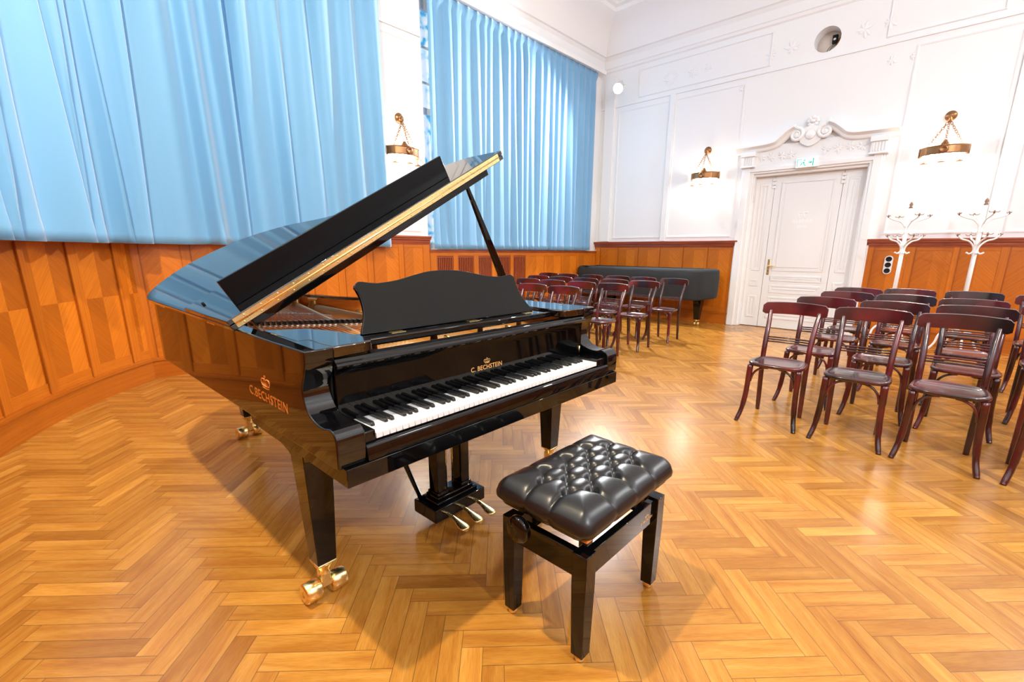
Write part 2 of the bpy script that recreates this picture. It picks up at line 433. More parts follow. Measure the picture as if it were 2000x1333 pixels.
# far wall --------------------------------------------------------------
far_st = [(-5.68, -5.58), (-5.2, -5.14), (-4.75, -4.68), (-4.26, -4.21), (-3.81, -3.74), (-3.33, -3.28), (-2.88, -2.77)]
far_sr = [(-.95, -.86), (-.47, -.39), (0, .06), (.45, .53), (.95, 1.03), (1.45, 1.53), (1.95, 2.03), (2.45, 2.53), (2.95, 3.03), (3.45, 3.53), (3.95, 4.03)]
wainscot(WF, 1, LX, -2.77, far_st, seed=10); wainscot(WF, 3, -.95, BX, far_sr, seed=30)
baseboard(WF, 'baseboard_far', LX, -2.77); baseboard(WF, 'baseboard_far_right', -.95, BX)
DXL, DXR, DZ = -2.64, -1.09, 2.53
def wall_far():
    mb = MB(); T = .45
    def rect(x0, x1, z0, z1): mb.face([(x0, FY, z0), (x1, FY, z0), (x1, FY, z1), (x0, FY, z1)])
    ox, oz, orr = -1.86, 4.315, .168; hx = .22
    rect(-6.3, DXL, -.02, CEIL); rect(DXR, BX + .2, -.02, CEIL)
    rect(DXL, DXR, DZ, oz - hx); rect(DXL, DXR, oz + hx, CEIL); rect(DXL, ox - hx, oz - hx, oz + hx); rect(ox + hx, DXR, oz - hx, oz + hx)
    n = 48; C = []; S = []
    for k in range(n):
        a = 2 * PI * k / n; c, s = math.cos(a), math.sin(a); m = max(abs(c), abs(s))
        C.append((ox + orr * c, FY, oz + orr * s)); S.append((ox + hx * c / m, FY, oz + hx * s / m))
    for k in range(n):
        j = (k + 1) % n; mb.face([C[k], C[j], S[j], S[k]])
        mb.face([C[k], C[j], (C[j][0], FY + .22, C[j][2]), (C[k][0], FY + .22, C[k][2])])
    # door reveal
    mb.face([(DXL, FY, 0), (DXL, FY, DZ), (DXL, FY + T, DZ), (DXL, FY + T, 0)])
    mb.face([(DXR, FY, 0), (DXR, FY, DZ), (DXR, FY + T, DZ), (DXR, FY + T, 0)])
    mb.face([(DXL, FY, DZ), (DXR, FY, DZ), (DXR, FY + T, DZ), (DXL, FY + T, DZ)])
    o = struct(mb.build('wall_far', M_white))
    # oculus back and its technical fittings
    mb = MB(); mb.lathe([(0, 0), (.2, 0), (.2, .01), (0, .01)], rotmat((ox, FY + .225, oz), rx=PI / 2), 32)
    r = mb.build('recess_back', M_beige, o)
    mb = MB(); mb.box(ox + .03, ox + .095, FY + .15, FY + .2, oz - .02, oz + .09)
    r = mb.build('camera_box', M_felt, o, bevel=.004)
    mb = MB(); mb.lathe([(.004, .0), (.02, -.005), (.018, -.012), (0, -.014)], rotmat((ox + .062, FY + .15, oz + .03), rx=-PI / 2), 14); mb.build('lens', M_steel, r)
    mb = MB(); mb.lathe([(.045, 0), (.03, .06), (.008, .1), (0, .1)], rotmat((ox + .12, FY + .2, oz - .05)), 12); mb.build('terminal_cone', simple('amber_plastic', lin(150, 84, 20), .4), o)
    for k in (0, 1):
        mb = MB(); mb.tube(catmull([(ox + .05 + .05 * k, FY + .19, oz - .02), (ox - .01 + .03 * k, FY + .2, oz - .06), (ox - .06 + .04 * k, FY + .22, oz - .15)], 5), .003, 6)
        mb.build('cable', M_dark, o)
    return o
wall_far_o = wall_far()

# left wall with its window opening ---------------------------------------
WY0, WY1, WZ0, WZ1 = 4.19, 8.36, 1.30, 4.72
def wall_left():
    mb = MB(); X = LX
    def rect(y0, y1, z0, z1, x=X): mb.face([(x, y0, z0), (x, y1, z0), (x, y1, z1), (x, y0, z1)])
    rect(.6, WY0, -.02, CEIL); rect(WY1, FY + .2, -.02, CEIL); rect(WY0, WY1, WZ1, CEIL); rect(WY0, WY1, -.02, 1.24)
    D = X - .42
    for y in (WY0, WY1): mb.face([(X, y, 1.24), (X, y, WZ1), (D, y, WZ1), (D, y, 1.24)])
    mb.face([(X, WY0, WZ1), (X, WY1, WZ1), (D, WY1, WZ1), (D, WY0, WZ1)]); mb.face([(X, WY0, 1.24), (X, WY1, 1.24), (D, WY1, 1.24), (D, WY0, 1.24)])
    return struct(mb.build('wall_left', M_white))
wall_left()
lst = [(.72, .80), (1.13, 1.21), (1.55, 1.62), (1.96, 2.03), (2.36, 2.43), (2.75, 2.84), (3.16, 3.25), (3.65, 3.73), (4.06, 4.18)]
wainscot(WL, 5, .72, 4.18, lst, seed=50)
baseboard(WL, 'baseboard_left', .74, FY - .04)
# lower panelling under the window: grilles then chevron panels
def under_window():
    mb = MB(); w = WL
    gr = [(4.31, 4.63), (4.72, 5.05), (5.15, 5.46), (5.57, 5.91), (5.98, 6.31)]
    ch = [(6.40, 6.84), (6.92, 7.36), (7.44, 7.88), (7.96, 8.36), (8.42, 8.58)]
    w.bx(mb, 4.18, FY, .205, .30, 0, .03); w.bx(mb, 4.18, FY, 1.19, 1.25, 0, .03)
    e = [4.18] + [x for p in gr + ch for x in p] + [FY]
    for i in range(0, len(e), 2): w.bx(mb, e[i], e[i + 1], .21, 1.22, 0, .032, grain='z')
    for k, (a, b) in enumerate(ch): w.panel(mb, a, b, .29, 1.2, .022, seed=70 + k)
    struct(mb.build('trim_7', M_wains))
    mb = MB(); mbd = MB()
    for a, b in gr:
        mbd.box(LX + .001, LX + .004, a, b, .29, 1.2)
        n = 9
        for k in range(n):
            y = a + (b - a) * (k + .5) / n; mb.box(LX + .004, LX + .026, y - .009, y + .009, .29, 1.2)
        mb.box(LX + .004, LX + .03, a, b, 1.165, 1.195)
    struct(mb.build('trim_8', M_slat)); struct(mbd.build('trim_9', M_dark))
    mb = MB(); w.bx(mb, 4.17, FY, 1.25, 1.285, 0, .045); struct(mb.build('trim_10', M_rail))
under_window()
# curved and rear walls ------------------------------------------------------
mb = MB(); n = 40
for k in range(n):
    a = ALEN * k / n; b = ALEN * (k + 1) / n
    mb.face([arc_fn(a, -.02, 0), arc_fn(b, -.02, 0), arc_fn(b, CEIL, 0), arc_fn(a, CEIL, 0)], smooth=True)
mb.face([(AC.x, BYY, -.02), (BX + .1, BYY, -.02), (BX + .1, BYY, CEIL), (AC.x, BYY, CEIL)])
struct(mb.build('wall_rear', M_white, smooth=30))
mb = MB(); mb.face([(BX, BYY - .1, -.02), (BX, FY + .1, -.02), (BX, FY + .1, CEIL), (BX, BYY - .1, CEIL)]); struct(mb.build('wall_right', M_white))
def ang2s(deg): return (math.radians(deg) - A0) * AR
ast = []
for d in (-134.2, -128.0, -121.95, -115.7, -109.4, -103.1, -96.8):
    s = ang2s(d); ast.append((s, s + .105))
wainscot(WA, 11, 0, ALEN, ast, quarter=True, seed=90); baseboard(WA, 'baseboard_curved', 0.0, ALEN)
bst = [(x, x + .09) for x in (-2.38, -1.87, -1.36, -.85, -.34, .17, .68, 1.19, 1.7, 2.21, 2.72, 3.23, 3.74, 4.25)]
wainscot(WB, 13, AC.x, BX, bst, quarter=True, seed=120); baseboard(WB, 'baseboard_rear', AC.x, BX)
rst = [(y, y + .09) for y in (-.3, .3, .9, 1.5, 2.1, 2.7, 3.3, 3.9, 4.5, 5.1, 5.7, 6.3, 6.9, 7.5, 8.1)]
wainscot(WR, 15, BYY, FY, rst, seed=150); baseboard(WR, 'baseboard_right', BYY, FY)

# ceiling and cornice -----------------------------------------------------
mb = MB(); mb.face([(-6.3, -1, CEIL), (BX + .2, -1, CEIL), (BX + .2, FY + .3, CEIL), (-6.3, FY + .3, CEIL)]); ceil_o = struct(mb.build('ceiling', M_white))
def sweep(w, name, s0, s1, prof, ext=0):
    mb = MB(); n = max(1, int((s1 - s0) / w.seg)) if w.seg else 1
    P = [[w.fn(s0 + (s1 - s0) * k / n, z, d) for d, z in prof] for k in range(n + 1)]
    mb.grid(P, smooth=False); return struct(mb.build(name, M_white, smooth=25))
corn = [(0, 4.70), (.025, 4.72), (.035, 4.76), (.05, 4.77), (.06, 4.90), (.10, 4.95), (.13, 4.96), (.15, 5.00), (.16, 5.03), (.20, 5.14), (.28, 5.27), (.40, 5.37), (.55, 5.43), (.58, 5.45), (.60, 5.50), (.66, 5.52), (.68, CEIL)]
sweep(WF, 'trim_17', LX, BX, corn); sweep(WL, 'trim_18', .6, FY, corn); sweep(WA, 'trim_19', 0, ALEN, corn); sweep(WB, 'trim_20', AC.x, BX, corn); sweep(WR, 'trim_21', BYY, FY, corn)
# plaster mouldings: frieze line, panel frames, small reliefs
def frame_strip(mb, w, s0, s1, z0, z1, wd=.035, d=.008):
    for k, (a, b, c, e) in enumerate(((s0, s1, z0, z0 + wd), (s0, s1, z1 - wd, z1), (s0, s0 + wd, z0 + wd, z1 - wd), (s1 - wd, s1, z0 + wd, z1 - wd))):
        w.bx(mb, a, b, c, e, 0, d, tint=(1, 0, 0))
        if k < 2: w.bx(mb, a + wd * .3, b - wd * .3, c + wd * .3, e - wd * .3, 0, d * 1.6, tint=(1, 0, 0))
        else: w.bx(mb, a + wd * .3, b - wd * .3, c - wd * .3, e + wd * .3, 0, d * 1.6, tint=(1, 0, 0))
mb = MB()
WF.bx(mb, LX, BX, 4.05, 4.075, 0, .022); WF.bx(mb, LX, BX, 4.075, 4.09, 0, .012)
for s0, s1 in ((-5.32, -4.24), (-4.14, -2.93)): frame_strip(mb, WF, s0, s1, 1.535, 3.98)
frame_strip(mb, WF, -.80, .22, 1.535, 3.98); frame_strip(mb, WF, .42, 2.3, 1.535, 3.98)
WF.bx(mb, -4.24, -4.14, 1.48, 4.05, 0, .03); WF.bx(mb, .24, .39, 1.48, 4.05, 0, .03); WF.bx(mb, -5.62, -5.40, 1.48, 4.6, 0, .05)
for s0, s1 in ((-4.9, -2.6), (-1.15, .0), (-.85 + 1.2, 2.6)): frame_strip(mb, WF, s0, s1, 4.14, 4.62, .02, .01)
struct(mb.build('trim_22', M_white))
mb = MB(); frame_strip(mb, WL, 3.45, 4.05, 1.535, 3.98); WL.bx(mb, 3.4, 4.17, 4.05, 4.08, 0, .02)
struct(mb.build('trim_23', M_white))
def relief(mb, w, s, z, r, kind, rnd):
    """small modelled plaster ornament: a shell or a spray of leaves"""
    def leaf(a, l, wd):
        c, sn = math.cos(a), math.sin(a); P = []
        for i in range(5):
            t = i / 4; ww = wd * math.sin(PI * min(.98, t * .9 + .08)); row = []
            for k in (-1, -.4, .4, 1):
                x = t * l; y = k * ww; row.append(w.fn(s + c * x - sn * y, z + sn * x + c * y, .003 + .011 * (1 - abs(k)) * math.sin(PI * (t * .8 + .15))))
            P.append(row)
        mb.grid(P)
    if kind == 'shell':
        for k in range(9): leaf(PI * (.08 + .105 * k), r, r * .14)
        for k in range(5): leaf(PI * (1.15 + .175 * k), r * .55, r * .13)
    else:
        for k in range(7): leaf(2 * PI * k / 7 + rnd.random() * .5, r * (.7 + .5 * rnd.random()), r * .22)
rnd = random.Random(3); mb = MB()
for s, z, r, k in ((-4.28, 4.3, .17, 'shell'), (-3.86, 4.33, .1, 'leaf'), (-3.6, 4.35, .08, 'leaf'), (-2.32, 4.32, .11, 'leaf'), (-2.6, 4.3, .08, 'leaf'), (-1.42, 4.32, .11, 'leaf'), (-1.14, 4.33, .09, 'leaf'), (.35, 4.35, .12, 'leaf'), (.7, 4.36, .12, 'leaf'), (-1.05, 3.84, .07, 'leaf'), (-.82, 3.84, .05, 'leaf'), (-3.0, 3.9, .06, 'leaf')):
    relief(mb, WF, s, z, r, k, rnd)
struct(mb.build('trim_24', M_white))
mb = MB(); relief(mb, WL, 3.78, 4.35, .22, 'shell', rnd); struct(mb.build('trim_25', M_white))
# ceiling frames
mb = MB()
for x0, x1, y0, y1 in ((-4.5, 3.6, .4, 7.4), (-4.1, 3.2, .8, 7.0)):
    for a, b, c, d in ((x0, x1, y0, y0 + .08), (x0, x1, y1 - .08, y1), (x0, x0 + .08, y0 + .08, y1 - .08), (x1 - .08, x1, y0 + .08, y1 - .08)):
        mb.box(a, b, c, d, CEIL - .03, CEIL + .001)
struct(mb.build('trim_26', M_white, bevel=.012))

# ------------------------------------------------------------------ door
def door():
    D = bpy.data.objects.new('door_1', None); COL.objects.link(D); struct(D)
    tag(D, 'tall white panelled double door with carved pediment in the far wall', 'door')
    # architrave
    mb = MB(); Y1 = FY
    for x0, x1, d in ((-2.83, -2.64, .06), (-2.81, -2.70, .09), (-1.09, -.93, .06), (-1.05, -.95, .09)):
        mb.box(x0, x1, Y1 - d, Y1 + .1, 0, 2.66)
    mb.box(-2.832, -.928, Y1 - .063, Y1 + .1, 2.53, 2.661); mb.box(-2.74, -1.0, Y1 - .085, Y1, 2.56, 2.62)
    mb.box(-2.66, -2.62, Y1 - .02, Y1 + .12, 0, 2.53); mb.box(-1.11, -1.07, Y1 - .02, Y1 + .12, 0, 2.53); mb.box(-2.662, -1.068, Y1 - .022, Y1 + .12, 2.492, 2.533)
    mb.build('architrave', M_paint, D, bevel=.008)
    # entablature: frieze board, fluted consoles
    mb = MB(); mb.box(-2.80, -.95, Y1 - .05, Y1 + .02, 2.66, 2.95); mb.build('frieze', M_paint, D, bevel=.004)
    for x0 in (-2.83, -1.10):
        mb = MB(); mb.box(x0, x0 + .19, Y1 - .12, Y1, 2.64, 2.86); mb.box(x0 - .015, x0 + .205, Y1 - .15, Y1, 2.80, 2.87); mb.box(x0 - .015, x0 + .205, Y1 - .14, Y1, 2.635, 2.658)
        for k in range(5): mb.box(x0 + .02 + k * .034, x0 + .038 + k * .034, Y1 - .132, Y1 - .1, 2.67, 2.79)
        mb.build('console', M_paint, D, bevel=.005)
    # swan-neck cornice in two halves, each ending in a volute
    prof = [(0, 0), (.07, 0), (.09, .015), (.10, .05), (.14, .075), (.16, .08), (.16, .10), (0, .10)]
    for sg in (-1, 1):
        pts = [(-1.07, 2.86), (-.75, 2.865), (-.55, 2.875), (-.43, 2.91), (-.34, 2.985), (-.26, 3.05), (-.19, 3.085)]
        P2 = [Vector((x * -sg if sg < 0 else -x, z, 0)) for x, z in pts]
        P2 = [Vector(((-1.88) + (x if sg < 0 else -x), z, 0)) for x, z in pts]
        C = catmull(P2, 6); mb = MB(); G = []
        for i, p in enumerate(C):
            t = (C[min(i + 1, len(C) - 1)] - C[max(i - 1, 0)]).normalized(); nrm = Vector((-t.y, t.x, 0)) * (1 if sg < 0 else -1)
            G.append([(p.x + nrm.x * h, Y1 - d, p.y + nrm.y * h) for d, h in prof])
        mb.grid(G, closed_v=True, smooth=False)
        mb.face(G[0]); mb.face(G[-1])
        # volute
        c0 = C[-1]; cx_, cz_ = c0.x - sg * .0 , c0.y - .045
        sp = []
        for k in range(30):
            a = PI / 2 + (-sg) * -1 * k / 29 * 3.3 * PI; rr = .095 * (1 - .75 * k / 29)
            sp.append((cx_ + rr * math.cos(a), Y1 - .11, cz_ + rr * math.sin(a)))
        mb.tube(sp, [.028 * (1 - .5 * k / 29) for k in range(30)], 8)
        mb.lathe([(.07, 0), (.07, .09), (.03, .12), (0, .125)], rotmat((cx_, Y1, cz_), rx=PI / 2), 18)
        mb.build('scroll_cornice', M_paint, D, smooth=35)
    # centre cartouche with flower, carved sprays
    mb = MB(); x = -1.88
    poly = catmull([(x, 2.86, 0), (x + .13, 2.93, 0), (x + .16, 3.05, 0), (x + .1, 3.12, 0), (x, 3.15, 0), (x - .1, 3.12, 0), (x - .16, 3.05, 0), (x - .13, 2.93, 0)], 4, True)
    mb.prism([(p.x, p.y) for p in poly], lambda p: (p[0], Y1 - .10, p[1]), lambda p: (p[0], Y1, p[1]), True)
    mb.lathe([(.07, 0), (.065, .03), (.03, .05), (0, .055)], rotmat((x, Y1 - .09, 3.02), rx=PI / 2), 16)
    mb.build('cartouche', M_paint, D, smooth=40)
    mb = MB()
    for k in range(8):
        a = 2 * PI * k / 8; mb.lathe([(0, -.03), (.025, -.02), (.036, 0), (.025, .02), (0, .03)], rotmat((x + .055 * math.cos(a), Y1 - .05, 3.215 + .055 * math.sin(a))), 10)
    mb.lathe([(0, -.03), (.03, -.02), (.04, 0), (.03, .02), (0, .03)], rotmat((x, Y1 - .07, 3.215)), 10); mb.build('flower_finial', M_paint, D)
    rnd2 = random.Random(9); W2 = Wall(lambda s, z, d: (s, Y1 - .05 - d, z)); mb = MB()
    for s in (-2.55, -2.4, -2.25, -2.12, -1.66, -1.5, -1.36, -1.22): relief(mb, W2, s, 2.77 + .03 * rnd2.random(), .075, 'leaf', rnd2)
    for s in (-2.13, -1.63): relief(mb, Wall(lambda s, z, d: (s, Y1 - .06 - d, z)), s, 3.16, .07, 'leaf', rnd2)
    mb.build('carved_foliage', M_paint, D)
    # leaves of the door
    Yd = FY + .09
    def leaf_panel(mb, x0, x1, z0, z1, y=Yd):
        w = .03
        for a, b, c, e in ((x0, x1, z0, z0 + w), (x0, x1, z1 - w, z1), (x0, x0 + w, z0 + w, z1 - w), (x1 - w, x1, z0 + w, z1 - w)): mb.box(a, b, y - .009, y + .01, c, e)
        mb.box(x0 + .06, x1 - .06, y - .008, y + .01, z0 + .06, z1 - .06)
    for nme, x0, x1 in (('side_leaf', -2.62, -2.34), ('door_leaf', -2.335, -1.395), ('side_leaf', -1.39, -1.11)):
        mb = MB(); mb.box(x0, x1, Yd, Yd + .05, .008, 2.49)
        if nme == 'door_leaf':
            leaf_panel(mb, x0 + .11, x1 - .09, .97, 2.40); leaf_panel(mb, x0 + .11, x1 - .09, .80, .90); leaf_panel(mb, x0 + .11, x1 - .09, .60, .74); leaf_panel(mb, x0 + .11, x1 - .09, .16, .54)
        else:
            leaf_panel(mb, x0 + .07, x1 - .07, .97, 2.38); leaf_panel(mb, x0 + .07, x1 - .07, .70, .82); leaf_panel(mb, x0 + .07, x1 - .07, .16, .54)
            for k in range(3): mb.box((x1 if x0 < -2 else x0) - .03, (x1 if x0 < -2 else x0) + .03, Yd - .02, Yd, 2.30 + k * .055, 2.34 + k * .055)
        L_ = mb.build(nme, M_paint, D, bevel=.004)
        if nme == 'door_leaf':
            hx = -2.275
            mb = MB(); mb.box(hx - .02, hx + .02, Yd - .006, Yd, .90, 1.16); h = mb.build('handle_plate', M_brass, L_, bevel=.006)
            mb = MB(); mb.tube(catmull([(hx, Yd, 1.05), (hx, Yd - .05, 1.05), (hx + .02, Yd - .06, 1.05), (hx + .12, Yd - .06, 1.045)], 4), .009, 8)
            mb.lathe([(.016, 0), (.016, .012), (.01, .016)], rotmat((hx, Yd - .004, 1.05), rx=PI / 2), 12); mb.build('door_handle', M_brass, L_)
            mb = MB(); mb.lathe([(0, 0), (.007, 0), (.007, .002), (0, .002)], rotmat((hx, Yd - .006, .97), rx=PI / 2), 10); mb.build('keyhole', M_dark, L_)
            mb = MB(); M = Matrix(((1, 0, 0, -1.86), (0, 0, -1, Yd - .0085), (0, 1, 0, 1.745), (0, 0, 0, 1)))
            for t, sz, dz in (('KLEINER', .075, 0), ('SAAL', .06, -.075)):
                vs, fs = text_mesh(t, sz, .0004); add_raw(mb, vs, fs, Matrix.Translation((0, 0, dz)) @ M)
            for dx, sg in ((-.035, 1), (.035, -1)):
                mb.tube([(-1.86 + dx + .03 * math.cos(a) , Yd - .009, 1.87 + .045 * math.sin(a) + .02 * math.cos(a * 2)) for a in [k * .6 for k in range(9)]], .006, 5)
            mb.build('door_lettering', simple('white_vinyl', (.95, .95, .94), .4), L_, fix=False)
    # backing so the reveal is closed
    mb = MB(); mb.box(DXL - .1, DXR + .1, Yd + .06, Yd + .1, 0, DZ + .1); mb.build('door_backing', M_paint, D)
    return D
door()

# exit sign
def exit_sign():
    t = thing('exit_sign', 'small lit green and white emergency exit sign above the white door', 'sign', (-1.87, FY - .11, 2.615))
    mb = MB(); mb.box(-.15, .15, -.02, .06, -.065, .075); mb.build('housing', M_paint, t, bevel=.005)
    mb = MB(); mb.box(-.142, .142, -.024, -.0205, -.058, .066); mb.build('light_panel', emis('exit_white', (.85, 1, .95), .9), t)
    g = emis('exit_green', (.01, .42, .32), .5)
    mb = MB(); y = -.0255
    def q(p):
        mb = MB(); mb.prism(p, lambda a: (a[0], y, a[1]), lambda a: (a[0], y + .002, a[1])); mb.build('pictogram', g, t)
    q([(-.135, -.05), (-.125, -.05), (-.125, .06), (-.135, .06)]); q([(-.125, .05), (-.07, .05), (-.07, .06), (-.125, .06)])
    q([(.075, -.05), (.09, -.05), (.09, .06), (.075, .06)]); q([(.02, -.005), (.055, -.005), (.055, .01), (.02, .01)]); q([(.05, -.02), (.072, .002), (.05, .026)])
    q([(-.06, .012), (-.04, .02), (-.025, -.005), (-.04, -.012)]); q([(-.035, -.01), (-.01, -.045), (-.022, -.05), (-.048, -.012)]); q([(-.055, -.005), (-.085, -.035), (-.095, -.028), (-.06, .012)])
    mb = MB(); mb.lathe([(0, 0), (.011, 0), (.011, .002), (0, .002)], rotmat((-.035, y + .002, .038), rx=PI / 2), 12)
    mb.build('pictogram', g, t)
exit_sign()

# socket plate
t = thing('socket_plate', 'white upright plate with three round black sockets on the wood panelling', 'socket', (-.665, FY - .04, 1.107))
mb = MB(); pl = [(math.cos(a) * .05, (.082 if math.sin(a) >= 0 else -.082) + math.sin(a) * .05) for a in [2 * PI * k / 28 for k in range(28)]]
mb.prism(pl, lambda p: (p[0], -.012, p[1]), lambda p: (p[0], .01, p[1])); mb.build('plate', M_paint, t, bevel=.003)
for z in (-.082, 0, .082):
    mb = MB(); mb.lathe([(.036, 0), (.036, .004), (.03, .005), (.028, .001), (0, .001)], rotmat((0, -.012, z), rx=PI / 2), 20); mb.build('socket', M_felt, t)

# ------------------------------------------------------------------ window behind the second curtain
def window():
    W = bpy.data.objects.new('window_1', None); COL.objects.link(W); struct(W)
    tag(W, 'tall white window with frosted blue panes behind the far blue curtain', 'window')
    X = LX - .22; mb = MB()
    ys = [WY0, 4.6, 5.6, 6.6, 7.6, WY1]
    mb.box(X - .06, X + .04, WY0, WY0 + .06, WZ0, WZ1); mb.box(X - .06, X + .04, WY1 - .06, WY1, WZ0, WZ1)
    for z0, z1 in ((WZ0, WZ0 + .09), (3.18, 3.27), (WZ1 - .22, WZ1)): mb.box(X - .055, X + .035, WY0, WY1, z0, z1)
    for y in (5.2, 6.27, 7.3): mb.box(X - .05, X + .03, y - .05, y + .05, WZ0, WZ1)
    for z in (2.2, 3.6, 4.05): mb.box(X - .03, X + .015, WY0, WY1, z - .015, z + .015)
    mb.build('window_frame', M_paint, W, bevel=.006)
    mb = MB(); mb.box(X - .012, X - .004, WY0, WY1, WZ0, WZ1); mb.build('window_pane', M_frost, W)
    mb = MB(); mb.box(X - .1, X + .20, WY0, WY1, 1.25, 1.30); mb.build('window_sill', M_paint, W, bevel=.006)
window()

# ------------------------------------------------------------------ curtains
def fold_profile(rnd, length, wmin, wmax):
    """list of (s, phase) knots"""
    s = 0; kn = [0.]
    while s < length: s += rnd.uniform(wmin, wmax); kn.append(s)
    return kn
def curtain(name, label, path, z0, z1, wmin, wmax, amp, seed, pinch, nz=46, step=.012, xdrift=0.0):
    rnd = random.Random(seed)
    # arc length table
    L = [0.]
    for a, b in zip(path, path[1:]): L.append(L[-1] + (Vector(b) - Vector(a)).length)
    T = L[-1]; kn = fold_profile(rnd, T + .3, wmin, wmax); am = [rnd.uniform(.55, 1.15) for _ in kn]; sk = [rnd.uniform(-.3, .3) for _ in kn]; kb = [k + rnd.uniform(-1, 1) * wmin * xdrift for k in kn]; kb[0] = 0
    for i in range(1, len(kb)): kb[i] = max(kb[i], kb[i - 1] + wmin * .35)
    def at(s):
        s = min(max(s, 0), T)
        for i in range(len(L) - 1):
            if s <= L[i + 1] or i == len(L) - 2:
                t = (s - L[i]) / max(1e-9, L[i + 1] - L[i]); a, b = Vector(path[i]), Vector(path[i + 1]); p = a.lerp(b, t)
                a0 = Vector(path[max(i - 1, 0)]); b2 = Vector(path[min(i + 2, len(path) - 1)])
                e = ((b - a).normalized() * 1.0 + (a - a0) * (1 - t) + (b2 - b) * t); e.normalize(); return p, Vector((-e.y, e.x))
    ns = int(T / step); base = [at(T * k / ns) for k in range(ns + 1)]
    G = []
    import bisect
    for j in range(nz + 1):
        t = j / nz; z = z0 + (z1 - z0) * t; row = []
        K = [a * t + b * (1 - t) for a, b in zip(kn, kb)]
        if pinch: g = .30 + .70 * min(1, (1 - t) / .10) ** .8
        else: g = 1.0
        idx = 0
        for k in range(ns + 1):
            s = T * k / ns
            while idx < len(K) - 2 and s > K[idx + 1]: idx += 1
            u = (s - K[idx]) / max(1e-6, K[idx + 1] - K[idx]); u = min(max(u, 0), 1)
            # one fold: a broad rounded front that turns sharply at its edge
            us = u ** (1 + sk[idx] * (.6 if pinch else 1.5))
            d = math.sin(PI * us) ** .62 if pinch else .5 - .5 * math.cos(2 * PI * us)
            d2 = .24 * (math.sin(s * 31 + t * 2.2) + .7 * math.sin(s * 17.3 - t * 1.3 + 2)) * (.30 + .70 * t) if not pinch else .10 * math.sin(4 * PI * us)
            a = amp * am[idx] * (.75 + .25 * math.sin(idx * 2.1 + t * 3.0))
            off = a * g * (d + d2 * .5) - amp * (.4 if pinch else .3)
            if pinch and t > .965: off = amp * .15 * math.exp(-((us - .5) / .16) ** 2) + amp * .06
            if z < z0 + .085: off += .004
            p, nrm = base[k]
            row.append((p.x + nrm.x * off, p.y + nrm.y * off, z - (.006 * math.sin(PI * us) if j == 0 else 0)))
        G.append(row)
    mb = MB(); mb.grid(G); o = mb.build(name, M_curtain, fix=False)
    sd = o.modifiers.new('thickness', 'SOLIDIFY'); sd.thickness = .004; sd.offset = 0
    tag(o, label, 'curtain', 'blue curtains over the windows')
    return o
# first curtain follows the curved bay; path runs so that its left normal points into the room
pth = []
for k in range(0, 34):
    a = math.radians(-96 - k * (131.5 - 96) / 33); pth.append((AC.x + (AR - .21) * math.cos(a), AC.y + (AR - .21) * math.sin(a)))
pth = pth[::-1]                                   # from the corner towards the rear
straight = [(-5.55, 3.49 - .1 * k) for k in range(0, 26) if 3.49 - .1 * k > 1.35]
mid = catmull([(-5.55, 1.35, 0), (-5.545, 1.05, 0), (-5.46, .82, 0), (pth[0][0], pth[0][1], 0)], 6)
path1 = straight + [(p.x, p.y) for p in mid[1:-1]] + pth
curtain('window_curtain', 'wide pale blue pleated curtain along the curved left wall, nearest the camera', path1, 1.32, 4.80, .13, .40, .19, 11, False, xdrift=.8)
path2 = [(-5.625, 8.28 - .1 * k) for k in range(41)] + [(-5.625, 4.23)]
c2 = curtain('window_curtain', 'blue pinch-pleated curtain across the far window, right of the wall lamp', path2, 1.305, 4.64, .135, .20, .075, 5, True, step=.01, xdrift=.5)
# curtain track above the second curtain
t = thing('curtain_track', 'white pelmet rail above the far blue curtain', 'curtain rail', (0, 0, 0))
mb = MB(); mb.box(LX, -5.55, 4.1, 8.46, 4.655, 4.70); mb.box(-5.56, -5.54, 4.1, 8.46, 4.63, 4.70); mb.build('rail', M_paint, t, bevel=.004)

# ------------------------------------------------------------------ stage lamp in the corner
def spotlight(loc, rz, label, watt, visible=True):
    t = thing('spotlight', label, 'spotlight', loc, rz)
    mb = MB(); mb.lathe([(.0, -.16), (.06, -.16), (.075, -.14), (.08, .0), (.095, .03), (.095, .06), (.088, .06), (.085, .03), (0, .03)], rotmat((0, 0, 0), rx=PI / 2 + .55), 20); mb.build('lamp_body', M_stand, t)
    mb = MB(); mb.lathe([(0, .045), (.083, .04), (.083, .045), (0, .052)], rotmat((0, 0, 0), rx=PI / 2 + .55), 20); mb.build('lens', emis('lamp_lens', (1, .97, .92), 60), t)
    mb = MB(); mb.tube([(-.1, 0, 0), (-.11, .06, .05), (0, .1, .12), (.11, .06, .05), (.1, 0, 0)], .008, 6); mb.tube([(0, .1, .12), (0, .28, .2)], .012, 8); mb.build('bracket', M_stand, t)
    return t

